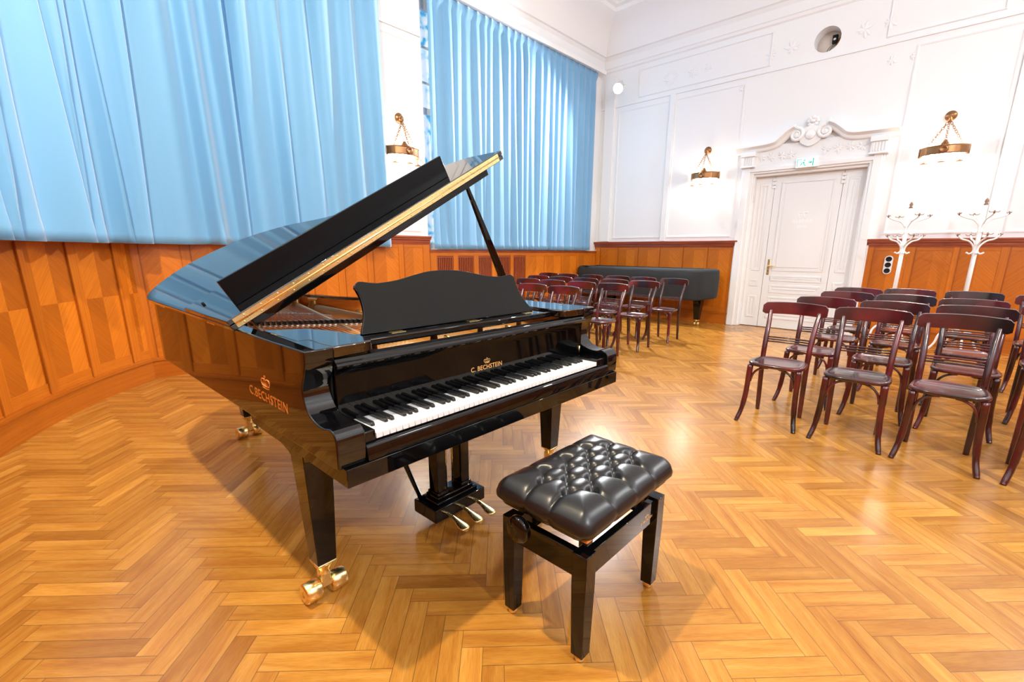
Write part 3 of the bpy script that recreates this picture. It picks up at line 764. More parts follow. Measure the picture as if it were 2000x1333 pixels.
# ------------------------------------------------------------------ wall sconces
def sconce():
    """origin on the wall at band height; +y points to the wall, -y into the room"""
    t = thing('wall_lamp', '', 'wall lamp')
    mb = MB(); mb.lathe([(.062, 0), (.062, .008), (.05, .014), (.045, .022), (.03, .026), (.028, .04), (.012, .05), (0, .052)], rotmat((0, 0, .43), rx=PI / 2), 24); mb.build('wall_plate', M_bronze, t)
    mb = MB(); mb.torus((0, -.07, .40), .03, .006, Matrix.Rotation(PI / 2, 4, 'Y')); mb.tube([(0, -.04, .43), (0, -.075, .43)], .008, 8); mb.build('hook', M_bronze, t)
    def chain(mb, a, b, n):
        a, b = Vector(a), Vector(b); d = (b - a); q = d.to_track_quat('X', 'Z').to_matrix().to_4x4(); l = d.length / n
        for k in range(n):
            M = q @ Matrix.Rotation(PI / 2 * (k % 2) + .4, 4, 'X'); mb.torus(a + d * (k + .5) / n, l * .40, l * .12, M, 10, 5, 1.45)
    for x, y in ((-.17, -.11), (0, -.2), (.17, -.11)):
        mb = MB(); chain(mb, (0, -.07, .37), (x, y, .06), 11); mb.build('chain', M_bronze, t)
    # half-round metal band
    mb = MB(); n = 40; prof = [(0, -.052), (.008, -.054), (.010, -.046), (.004, -.04), (.004, .04), (.010, .046), (.008, .054), (0, .052)]
    def rim(a, o): return ((.235 + o) * math.cos(a), -.035 - (.175 + o) * math.sin(a))
    G = []
    for k in range(n + 1):
        a = PI * k / n; rib = .004 * (1 if (k // 2) % 5 == 0 else 0)
        G.append([(*rim(a, o + rib - .004), z) for o, z in prof])
    mb.grid(G, closed_v=True, smooth=False)
    for sg in (-1, 1): mb.lathe([(.018, -.06), (.022, -.055), (.022, .055), (.018, .06)], rotmat((sg * .235, -.02, 0)), 14)
    mb.build('shade_band', M_bronze, t, smooth=40)
    mb = MB(); mb.lathe([(.05, 0), (.045, .006), (.02, .008), (.018, .004), (0, .012)], rotmat((0, -.214, 0), rx=PI / 2), 20); mb.torus((0, -.222, 0), .034, .005, Matrix.Rotation(PI / 2, 4, 'X')); mb.build('rosette', M_bronze, t)
    mb = MB(); mb.lathe([(.09, .05), (.085, .06), (.05, .07), (.04, .09), (.025, .11), (.02, .125), (0, .135)], rotmat((0, -.10, 0)), 20); mb.build('canopy', M_bronze, t)
    for x, y in ((-.17, -.13), (0, -.2), (.17, -.13)):
        mb = MB(); chain(mb, (x, y, -.05), (x, y, -.12), 4); c = mb.build('drop_chain', M_bronze, t)
        mb = MB(); mb.lathe([(0, -.118), (.008, -.12), (.012, -.135), (.035, -.145), (.05, -.155), (.046, -.158), (.02, -.15), (0, -.15)], rotmat((x, y, 0)), 16); mb.build('bell', M_bronze, c)
    for x in (-.11, 0, .11):
        mb = MB(); mb.lathe([(0, -.045), (.02, -.04), (.028, -.02), (.024, .0), (.012, .02), (.012, .045), (0, .045)], rotmat((x, -.10, 0)), 14); mb.build('bulb', M_bulb, t)
    return t
M_bulb = emis('bulb_glass', (1, .90, .76), 200)
s0 = sconce()
sconces = [(-3.45, FY - .035, 2.58, 0, 'bronze chain wall lamp left of the white door'),
           (-.31, FY - .035, 2.585, 0, 'bronze chain wall lamp right of the white door, above the coat stands'),
           (LX + .03, 3.77, 2.55, PI / 2, 'bronze chain wall lamp between the two blue curtains')]
def point(name, loc, w, col=(1, 1, 1), r=.05):
    l = bpy.data.lights.new(name, 'POINT'); l.energy = w; l.color = col; l.shadow_soft_size = r
    o = bpy.data.objects.new(name, l); COL.objects.link(o); o.location = loc; return o
for i, (x, y, z, rz, lb) in enumerate(sconces):
    o = s0 if i == 0 else copy_tree(s0)
    o.location = (x, y, z); o.rotation_euler = (0, 0, rz); tag(o, lb, 'wall lamp', 'bronze wall lamps')
    off = Matrix.Rotation(rz, 3, 'Z') @ Vector((0, -.10, -.02))
    point('lamp_light', (x + off.x, y + off.y, z + off.z), 9, (1, .87, .70), .04)

# ------------------------------------------------------------------ piano
TH = math.radians(91.13)
piano = thing('grand_piano', 'polished black grand piano with its lid propped open beside the leather bench', 'piano', (-1.196, 1.2603, 0), TH)
P = piano
def build_piano():
    # plan outline of rim (x across keys, y to tail)
    tail = catmull([(-.745, 1.90, 0), (-.742, 2.02, 0), (-.715, 2.16, 0), (-.64, 2.31, 0), (-.53, 2.41, 0), (-.38, 2.455, 0), (-.23, 2.425, 0), (-.11, 2.34, 0), (-.02, 2.19, 0), (.05, 2.0, 0), (.09, 1.80, 0), (.125, 1.60, 0), (.20, 1.42, 0), (.34, 1.29, 0), (.52, 1.19, 0), (.67, 1.07, 0), (.755, .90, 0), (.78, .72, 0), (.782, .55, 0)], 5)
    tl = [(p.x, p.y) for p in tail]
    outer = [(-.745, .30)] + tl + [(.782, .30)]
    inner = [tuple(p) for p in offset_poly(outer, .055)]; inner[0] = (-.69, .30); inner[-1] = (.727, .30)
    inner2 = [tuple(p) for p in offset_poly(outer, .068)]; inner2[0] = (-.677, .30); inner2[-1] = (.714, .30)
    mb = MB(); n = len(outer); zt, zb = .985, .662
    for i in range(n - 1):
        a, b, c, d = outer[i], outer[i + 1], inner[i + 1], inner[i]
        sm = True
        mb.face([(*a, zb), (*b, zb), (*b, zt), (*a, zt)], smooth=sm); mb.face([(*a, zt), (*b, zt), (*c, zt), (*d, zt)]); mb.face([(*d, zb), (*c, zb), (*c, zt), (*d, zt)], smooth=sm); mb.face([(*b, zb), (*a, zb), (*d, zb), (*c, zb)])
    mb.build('case_rim', M_case, P, bevel=.004, smooth=35)
    mb = MB()
    for i in range(n - 1):
        c, d, e, f = inner[i + 1], inner[i], inner2[i], inner2[i + 1]
        mb.face([(*e, .80), (*f, .80), (*f, .972), (*e, .972)], smooth=True); mb.face([(*d, .972), (*c, .972), (*f, .972), (*e, .972)])
    mb.build('inner_rim', M_inner, P, smooth=35)
    # bottom and soundboard
    mb = MB(); mb.prism(inner, lambda p: (p[0], p[1], .664), lambda p: (p[0], p[1], .70)); mb.build('bottom_frame', M_felt, P)
    mb = MB(); mb.prism(inner2, lambda p: (p[0], p[1], .83), lambda p: (p[0], p[1], .85)); mb.build('soundboard', M_board, P)
    # iron plate: outer ring, front web, struts
    r1 = [tuple(p) for p in offset_poly(outer, .072)]; r2 = [tuple(p) for p in offset_poly(outer, .17)]
    mb = MB()
    for i in range(4, n - 5):
        a, b, c, d = r1[i], r1[i + 1], r2[i + 1], r2[i]
        mb.face([(*a, .905), (*b, .905), (*c, .875), (*d, .875)], smooth=True); mb.face([(*d, .875), (*c, .875), (*c, .855), (*d, .855)])
    mb.box(-.675, .712, .32, .66, .865, .885)
    mb.build('iron_plate', M_plate, P, smooth=40)
    for x0, y0, x1, y1 in ((-.36, .42, -.02, 1.92), (-.06, .42, .02, 1.75), (.22, .42, .16, 1.42), (.50, .42, .50, 1.12), (-.66, .45, -.35, 2.25)):
        mb = MB(); d = Vector((x1 - x0, y1 - y0)); e = Vector((-d.y, d.x)).normalized()
        pr = [(-.022, 0), (.022, 0), (.016, .05), (.006, .062), (-.006, .062), (-.016, .05)]
        mb.grid([[(x + e.x * a, y + e.y * a, .872 + h) for a, h in pr] for x, y in ((x0, y0), ((x0 + x1) / 2, (y0 + y1) / 2), (x1, y1))], closed_v=True, smooth=False)
        mb.lathe([(.05, .87), (.045, .90), (.03, .93), (.024, .955), (.034, .96), (.034, .97), (0, .972)], rotmat((x1, y1, 0)), 14)
        mb.build('plate_strut', M_plate, P, smooth=40)
    # strings, pins, bridge, dampers
    mb = MB()
    for k in range(26):
        x = -.10 + .80 * k / 25; ye = .95 + (1.9 - .95) * (1 - k / 25) ** 1.3
        mb.tube([(x, .46, .915), (x + .02 * (1 - k / 25), min(ye, 2.0), .895)], .0011, 4, False)
    o = mb.build('treble_strings', M_copper, P); o['kind'] = 'stuff'
    mb = MB()
    for k in range(22):
        x = -.64 + .40 * k / 21; mb.tube([(x, .46, .935), (-.50 + .44 * k / 21, 2.12 - .35 * abs(k / 21 - .3), .915)], .0018, 5, False)
    o = mb.build('bass_strings', M_copper, P); o['kind'] = 'stuff'
    mb = MB(); br = catmull([(-.52, 1.72, 0), (-.38, 1.64, 0), (-.2, 1.42, 0), (-.12, 1.22, 0)], 6)
    for a, b in zip(br, br[1:]): mb.tube([(a.x, a.y, .885), (b.x, b.y, .885)], .018, 8)
    mb.build('bass_bridge', M_inner, P)
    mb = MB()
    for k in range(40):
        p = br[int(k / 40 * (len(br) - 1))].lerp(br[int(k / 40 * (len(br) - 1)) + 1], (k / 40 * (len(br) - 1)) % 1)
        mb.box(p.x - .003, p.x + .003, p.y - .012, p.y + .012, .90, .925)
    o = mb.build('bridge_pins', M_steel, P); o['kind'] = 'stuff'
    mb = MB()
    for r in range(3):
        for k in range(62): mb.lathe([(.0032, .885), (.0032, .918), (0, .92)], rotmat((-.62 + 1.28 * k / 61 + .004 * r, .50 + .028 * r, 0)), 6)
    o = mb.build('tuning_pins', M_steel, P); o['kind'] = 'stuff'
    mb = MB(); mw_ = MB()
    for k in range(64):
        x = -.64 + 1.20 * k / 63; y = .78 + .36 * max(0, (-x - .12) / .5)
        mb.box(x - .005, x + .005, y - .012, y + .022, .932, .950); mw_.box(x - .005, x + .005, y - .020, y + .014, .922, .932)
    o = mb.build('damper_heads', M_ebony, P); o['kind'] = 'stuff'
    o = mw_.build('damper_felts', simple('white_felt', (.85, .80, .70), .9), P); o['kind'] = 'stuff'
    # arms with scrolled front profile
    prof = [(.30, .985), (.135, .985), (.137, .94), (.152, .905)] + [(p.x, p.y) for p in catmull([(.165, .885, 0), (.174, .855, 0), (.166, .82, 0), (.140, .790, 0), (.10, .775, 0), (.06, .772, 0), (.022, .778, 0), (-.002, .772, 0), (-.014, .752, 0), (-.016, .72, 0)], 5)] + [(-.014, .668), (-.012, .662), (.30, .662)]
    for x0, x1 in ((-.745, -.655), (.692, .782)):
        mb = MB(); mb.prism(prof, lambda p: (x0, p[0], p[1]), lambda p: (x1, p[0], p[1]), skip=(len(prof) - 1,)); mb.build('arm', M_case, P, bevel=.004, smooth=28)
    # under-frame with ogee end
    pf = [(-.028, .663), (-.028, .606), (.70, .612), (.715, .62), (.722, .640)] + [(p.x, p.y) for p in catmull([(.735, .646, 0), (.775, .645, 0), (.80, .652, 0), (.815, .663, 0)], 4)]
    mb = MB(); mb.prism(pf, lambda p: (-.728, p[0], p[1]), lambda p: (.765, p[0], p[1])); mb.build('key_bed', M_black, P, bevel=.003, smooth=28)
    # key slip with a rounded moulding
    ps = [(0, .663), (-.024, .663), (-.022, .690)] + [(p.x, p.y) for p in catmull([(-.020, .695, 0), (-.018, .705, 0), (-.012, .712, 0), (-.004, .712, 0)], 4)] + [(0, .70)]
    mb = MB(); mb.prism(ps, lambda p: (-.656, p[0], p[1]), lambda p: (.693, p[0], p[1])); mb.build('key_slip', M_black, P, bevel=.002, smooth=28)
    # key blocks
    for x0, x1 in ((-.655, -.6145), (.6145, .692)):
        mb = MB(); mb.box(x0, x1, -.002, .16, .665, .748); mb.build('key_block', M_black, P, bevel=.004)
    # keyboard
    mb = MB(); mb.box(-.6145, .6145, .004, .20, .665, .700); kb = mb.build('keyboard', M_dark, P)
    pitch_ = 1.225 / 52
    for i in range(52):
        x = -.6125 + i * pitch_; mb = MB()
        mb.box(x + .0005, x + pitch_ - .0005, 0, .170, .716, .735); mb.build('white_key', M_ivory, kb, bevel=.0012, seg=1)
        if 'ABCDEFG'[i % 7] in 'ACDFG' and i < 51:
            xc = x + pitch_; mb = MB()
            pr = [(.053, .7355), (.056, .7455), (.062, .7475), (.1485, .7475), (.1485, .7355)]
            mb.prism(pr, lambda p: (xc - .0063, p[0], p[1]), lambda p: (xc + .0063, p[0], p[1])); mb.build('black_key', M_ebony, kb, bevel=.0018)
    # fallboard, name rail, music shelf
    poly = [(.1495, .7362), (.1495, .885), (.1475, .902), (.1450, .913), (.165, .913), (.172, .7362)]
    mb = MB(); mb.prism(poly, lambda p: (-.652, p[0], p[1]), lambda p: (.690, p[0], p[1])); fb = mb.build('fallboard', M_fall, P, bevel=.002, smooth=28)
    mb = MB(); mb.prism([(.126, .918), (.122, .924), (.126, .932), (.134, .936), (.138, .945), (.185, .945), (.185, .916), (.132, .914)], lambda p: (-.655, p[0], p[1]), lambda p: (.692, p[0], p[1])); mb.build('name_rail', M_black, P, bevel=.002)
    mb = MB(); mb.box(-.655, .692, .172, .182, .74, .93); mb.build('action_cover', M_felt, P)
    mb = MB()
    for x0, x1 in ((-.655, -.50), (.535, .692)):
        mb = MB(); sx = 1 if x0 < 0 else -1; xi = x1 if x0 < 0 else x0; xo = x0 if x0 < 0 else x1
        poly = [(xo, .140), (xi - sx * .05, .145), (xi - sx * .015, .158), (xi, .19), (xi, .30), (xi - sx * .02, .42), (xi - sx * .06, .52), (xo - sx * .036, .60), (xo - sx * .036, .302), (xo, .302)]
        mb.prism(poly, lambda p: (p[0], p[1], .948), lambda p: (p[0], p[1], .986)); mb.build('side_shelf', M_lid, P, bevel=.005)
    mb = MB(); mb.box(-.49, .525, .225, .34, .948, .975); sh = mb.build('music_shelf', M_black, P, bevel=.005)
    for x in (-.34, .04, .40):
        mb = MB(); mb.box(x - .03, x + .03, .262, .29, .9752, .9768); mb.build('hinge', M_brass, sh)
    # brass action fittings glimpsed in the gap
    mb = MB(); mb.box(.09, .17, .20, .26, .905, .93); mb.box(.19, .205, .20, .23, .915, .945); mb.box(-.16, -.15, .20, .23, .915, .945); mb.build('action_bracket', M_brass, P, bevel=.004)
    # music desk
    d = Vector((0, .10, .172)).normalized(); o0 = Vector((0, .305, .978)); nn = Vector((0, d.z, -d.y))
    half = [(.470, -.004), (.463, .014), (.446, .045), (.430, .085), (.425, .133), (.429, .165), (.434, .180), (.428, .192), (.412, .203), (.395, .202), (.36, .196), (.325, .194), (.243, .2025), (.162, .220), (.08, .235), (0, .239)]
    cr_ = catmull([(x, y, 0) for x, y in half[:7]], 3)[:-1] + [Vector((x, y, 0)) for x, y in half[6:10]] + catmull([(x, y, 0) for x, y in half[9:]], 4)[1:]
    pl = [(p.x, p.y) for p in cr_]; pl = pl + [(-x, y) for x, y in pl[::-1][1:]]
    mb = MB(); mb.prism(pl, lambda p: Vector((p[0], 0, 0)) + o0 + d * p[1] - nn * .007, lambda p: Vector((p[0], 0, 0)) + o0 + d * p[1] + nn * .007)
    md = mb.build('music_desk', M_black, P, bevel=.002)
    pin = [tuple(p) for p in offset_poly(pl, .0035)]
    mb = MB(); mb.prism(pin, lambda p: Vector((p[0], 0, 0)) + o0 + d * p[1] - nn * .0085, lambda p: Vector((p[0], 0, 0)) + o0 + d * p[1] - nn * .0065); mb.build('desk_face', M_matte, md)
    # lid
    al = .50413744; x0, z0 = -.767, .999; U = Vector((math.cos(al), 0, math.sin(al))); N = Vector((-math.sin(al), 0, math.cos(al)))
    def lp(u, y, h): return Vector((x0, y, z0)) + U * u + N * h
    ol = [(.0, .677)] + [(0, 2.02)] + [(p.x, p.y) for p in catmull([(.005, 2.07, 0), (.03, 2.17, 0), (.09, 2.277, 0), (.214, 2.404, 0), (.336, 2.475, 0), (.45, 2.48, 0), (.58, 2.44, 0), (.70, 2.36, 0), (.79, 2.21, 0), (.879, 1.98, 0), (.918, 1.76, 0), (.955, 1.58, 0), (1.03, 1.42, 0), (1.17, 1.30, 0), (1.36, 1.22, 0), (1.51, 1.10, 0), (1.60, .93, 0), (1.618, .78, 0)], 5)] + [(1.615, .677)]
    mb = MB(); mb.prism(ol, lambda p: lp(p[0], p[1], -.022), lambda p: lp(p[0], p[1], 0)); lid = mb.build('lid', M_lid, P, bevel=.003)
    fl = [(0, .677), (0, 1.235), (1.42, 1.235), (1.49, 1.12), (1.60, .93), (1.615, .677)]
    mb = MB(); mb.prism(fl, lambda p: lp(p[0], p[1], .0015), lambda p: lp(p[0], p[1], .0225)); flap = mb.build('lid_flap', M_lid, P, bevel=.003)
    mb = MB(); c = [lp(u, y, h) for h in (.0225, .128) for y in (.790, .808) for u in (.085, 1.298)]
    o = len(mb.v); mb.v += [tuple(p) for p in c]
    for q in ((0, 2, 3, 1), (4, 5, 7, 6), (0, 1, 5, 4), (2, 6, 7, 3), (0, 4, 6, 2), (1, 3, 7, 5)): mb.f.append(tuple(o + k for k in q)); mb.uv.append(None); mb.tint.append(None); mb.sm.append(False)
    mb.build('apron_board', M_matte_gloss, flap, bevel=.002)
    def lbox(mb, u0, u1, y0, y1, h0, h1):
        c = [lp(u, y, h) for h in (h0, h1) for y in (y0, y1) for u in (u0, u1)]; o = len(mb.v); mb.v += [tuple(p) for p in c]
        for q in ((0, 2, 3, 1), (4, 5, 7, 6), (0, 1, 5, 4), (2, 6, 7, 3), (0, 4, 6, 2), (1, 3, 7, 5)): mb.f.append(tuple(o + k for k in q)); mb.uv.append(None); mb.tint.append(None); mb.sm.append(False)
    mb = MB(); lbox(mb, .075, 1.475, .685, .725, -.052, -.0222); mb.build('lid_batten', M_black, lid, bevel=.003)
    mb = MB(); lbox(mb, .02, 1.578, .6745, .6768, -.0185, .0185); mb.tube([lp(.02, .674, 0), lp(1.578, .674, 0)], .0038, 8)
    for k in range(22):
        u = .05 + 1.5 * k / 21
        for h in (-.011, .011): mb.lathe([(.0035, 0), (.0028, .0012), (0, .0014)], Matrix.Translation(lp(u + (.012 if h > 0 else 0), .6745, h)) @ Matrix.Rotation(PI / 2, 4, 'X'), 8)
    mb.build('piano_hinge', M_brass, lid)
    for u, y in ((.05, 1.10), (1.40, 1.02)):
        mb = MB(); mb.lathe([(.006, 0), (.006, .008), (.004, .010), (0, .010)], Matrix.Translation(lp(u, y, .0225)) @ Matrix.Rotation(-al, 4, 'Y'), 12); mb.build('rubber_button', M_felt, flap)
    for y in (.95, 1.75):
        mb = MB(); mb.tube([(-.752, y - .05, .982), (-.752, y + .05, .982)], .006, 8); mb.build('lid_hinge', M_brass, P)
    # prop stick
    a, b = Vector((.402, .703, 1.602)), Vector((.760, .712, .984)); e = (b - a).normalized(); s_ = Vector((e.z, 0, -e.x))
    mb = MB(); mb.grid([[p + s_ * w * i + Vector((0, j * t_, 0)) for i, j in ((-1, -1), (1, -1), (1, 1), (-1, 1))] for p, w, t_ in ((a, .008, .008), (a.lerp(b, .25), .013, .010), (a.lerp(b, .7), .021, .012), (b, .019, .012))], closed_v=True, smooth=False)
    mb.face([a + s_ * .008 * i + Vector((0, j * .008, 0)) for i, j in ((-1, -1), (1, -1), (1, 1), (-1, 1))]); mb.build('lid_prop', M_black, P, bevel=.002)
    # legs
    def leg(cx_, cy_, ztop, bracket, rear=False):
        hb, ht = .035, .051; mb = MB(); zb = .158
        mb.grid([[(cx_ + i * h, cy_ + j * h, z) for i, j in ((-1, -1), (1, -1), (1, 1), (-1, 1))] for h, z in ((hb, zb), (hb + (ht - hb) * .93, .545), (ht, .555), (ht, ztop))], closed_v=True, smooth=False)
        mb.face([(cx_ + i * hb, cy_ + j * hb, zb) for i, j in ((-1, -1), (1, -1), (1, 1), (-1, 1))])
        if bracket:
            for sg, ww in ((1, .15), (-1, .09)):
                pr = [(ht, .57), (ht, ztop), (ht + ww, ztop), (ht + ww, ztop - .008)] + [(ht + ww * (1 - t) ** 1.0 * .93, ztop - .010 - (ztop - .585) * (t ** 1.6)) for t in [k / 8 for k in range(9)]]
                mb.prism(pr, lambda p: (cx_ - ht + .002, cy_ + sg * p[0], p[1]), lambda p: (cx_ + ht - .002, cy_ + sg * p[0], p[1]))
        lg = mb.build('leg', M_black, P, bevel=.003, smooth=28)
        mb = MB(); mb.box(cx_ - hb - .001, cx_ + hb + .001, cy_ - hb - .001, cy_ + hb + .001, zb - .008, zb)
        mb.lathe([(.036, .15), (.03, .135), (.02, .12), (.02, .10)], rotmat((cx_, cy_, 0)), 16)
        mb.box(cx_ - .018, cx_ + .018, cy_ - .012, cy_ + .026, .045, .125); mb.tube([(cx_ - .05, cy_ + .012, .042), (cx_ + .05, cy_ + .012, .042)], .011, 10)
        cs = mb.build('caster', M_brass, lg, bevel=.003)
        for sg in (-1, 1):
            mb = MB(); x = cx_ + sg * .048
            mb.lathe([(.012, -.031), (.034, -.031), (.0395, -.026), (.0395, .026), (.034, .031), (.012, .031), (.010, .028), (0, .028)] if sg > 0 else [(0, -.028), (.010, -.028), (.012, -.031), (.034, -.031), (.0395, -.026), (.0395, .026), (.034, .031), (.012, .031)], rotmat((x, cy_ + .012, .0397), ry=PI / 2), 24)
            mb.build('wheel', M_brass, cs)
    leg(-.668, .342, .612, True); leg(.690, .342, .612, True); leg(-.31, 2.20, .664, False)
    # pedal lyre
    mb = MB(); x0_, x1_, y0_, y1_ = -.155, .155, .335, .50
    mb.box(x0_, x1_, y0_, y1_, .052, .118); mb.box(x0_ + .03, x1_ - .03, y0_ + .02, y1_ - .02, .118, .135); mb.box(x0_ + .045, x1_ - .045, y0_ + .035, y1_ - .035, .135, .15)
    ly = mb.build('pedal_lyre', M_black, P, bevel=.006, seg=3)
    for x in (-.072, .072):
        mb = MB(); mb.box(x - .026, x + .026, .385, .45, .15, .61); mb.box(x - .032, x + .032, .379, .456, .15, .165); mb.build('lyre_post', M_black, ly, bevel=.003)
    for x in (-.02, .02):
        mb = MB(); mb.tube([(x, .42, .14), (x, .42, .61)], .005, 8); mb.build('pedal_rod', M_brass, ly)
    for sg in (-1, 1):
        mb = MB(); mb.tube([(sg * .135, .47, .12), (sg * .20, .72, .61)], [.010, .017], 8); mb.build('lyre_brace', M_black, ly)
    for x in (-.085, 0, .085):
        mb = MB(); C = [(.36, .078, .010), (.32, .076, .010), (.29, .072, .012), (.265, .066, .017), (.24, .060, .024), (.222, .056, .026), (.208, .053, .022), (.200, .051, .010)]
        G = [[(x + w * math.cos(a), y, z + .006 * math.sin(a) * 1.2) for a in [2 * PI * k / 12 for k in range(12)]] for y, z, w in C]
        mb.grid(G, closed_v=True); mb.face(G[-1]); mb.build('pedal', M_brass, ly)
    # lettering and crown
    def crown(mb, M, w, h):
        def bar(p, r): mb.tube([M @ Vector((a, b, 0)) for a, b in p], r, 5)
        bar([(-w * .36, 0), (0, -h * .05), (w * .36, 0)], h * .06); bar([(-w * .38, h * .16), (0, h * .10), (w * .38, h * .16)], h * .05)
        bar([(-w * .37, h * .14), (-w * .5, h * .45), (-w * .42, h * .66), (-w * .2, h * .70), (0, h * .6)], h * .05)
        bar([(w * .37, h * .14), (w * .5, h * .45), (w * .42, h * .66), (w * .2, h * .70), (0, h * .6)], h * .05)
        bar([(0, h * .12), (0, h * .78)], h * .05); bar([(-w * .17, h * .14), (-w * .25, h * .6)], h * .045); bar([(w * .17, h * .14), (w * .25, h * .6)], h * .045)
        bar([(0, h * .78), (0, h * 1.0)], h * .045); bar([(-w * .09, h * .9), (w * .09, h * .9)], h * .045)
    mb = MB(); vs, fs = text_mesh('C.BECHSTEIN', .0475, .0003, .93, 1.08); ww = max(v.x for v in vs) - min(v.x for v in vs); k = .335 / ww
    # on the bass side the text reads from tail to front: local x -> -y
    M = Matrix(((0, 0, -1, -.7458), (-1, 0, 0, .462), (0, 1, 0, .757), (0, 0, 0, 1)))
    add_raw(mb, vs, fs, M @ Matrix.Diagonal((k, 1, 1, 1))); crown(mb, M @ Matrix.Translation((0, .052, 0)), .072, .045)
    mb.build('side_lettering', M_gilt_dull, P, fix=False)
    mb = MB(); vs, fs = text_mesh('C. BECHSTEIN', .027, .0003, .9, 1.1); ww = max(v.x for v in vs) - min(v.x for v in vs); k = .178 / ww
    M = Matrix(((1, 0, 0, 0), (0, 0, -1, .1492), (0, 1, 0, .792), (0, 0, 0, 1)))
    add_raw(mb, vs, fs, M @ Matrix.Diagonal((k, 1, 1, 1))); crown(mb, M @ Matrix.Translation((0, .026, 0)), .036, .022)
    mb.build('front_lettering', M_gold, fb, fix=False)
    mb = MB(); mb.tube([(.668, .146, .755), (.668, .146, .79)], .005, 8); mb.build('lock_pin', M_brass, P)
M_gilt_dull = simple('inlaid_lettering', lin(214, 128, 50), .3, .2)
M_matte_gloss = simple('apron_black', (.002, .002, .0025), .3, bscale=30); M_matte_gloss.node_tree.nodes['Principled BSDF'].inputs['Specular IOR Level'].default_value = .15
build_piano()

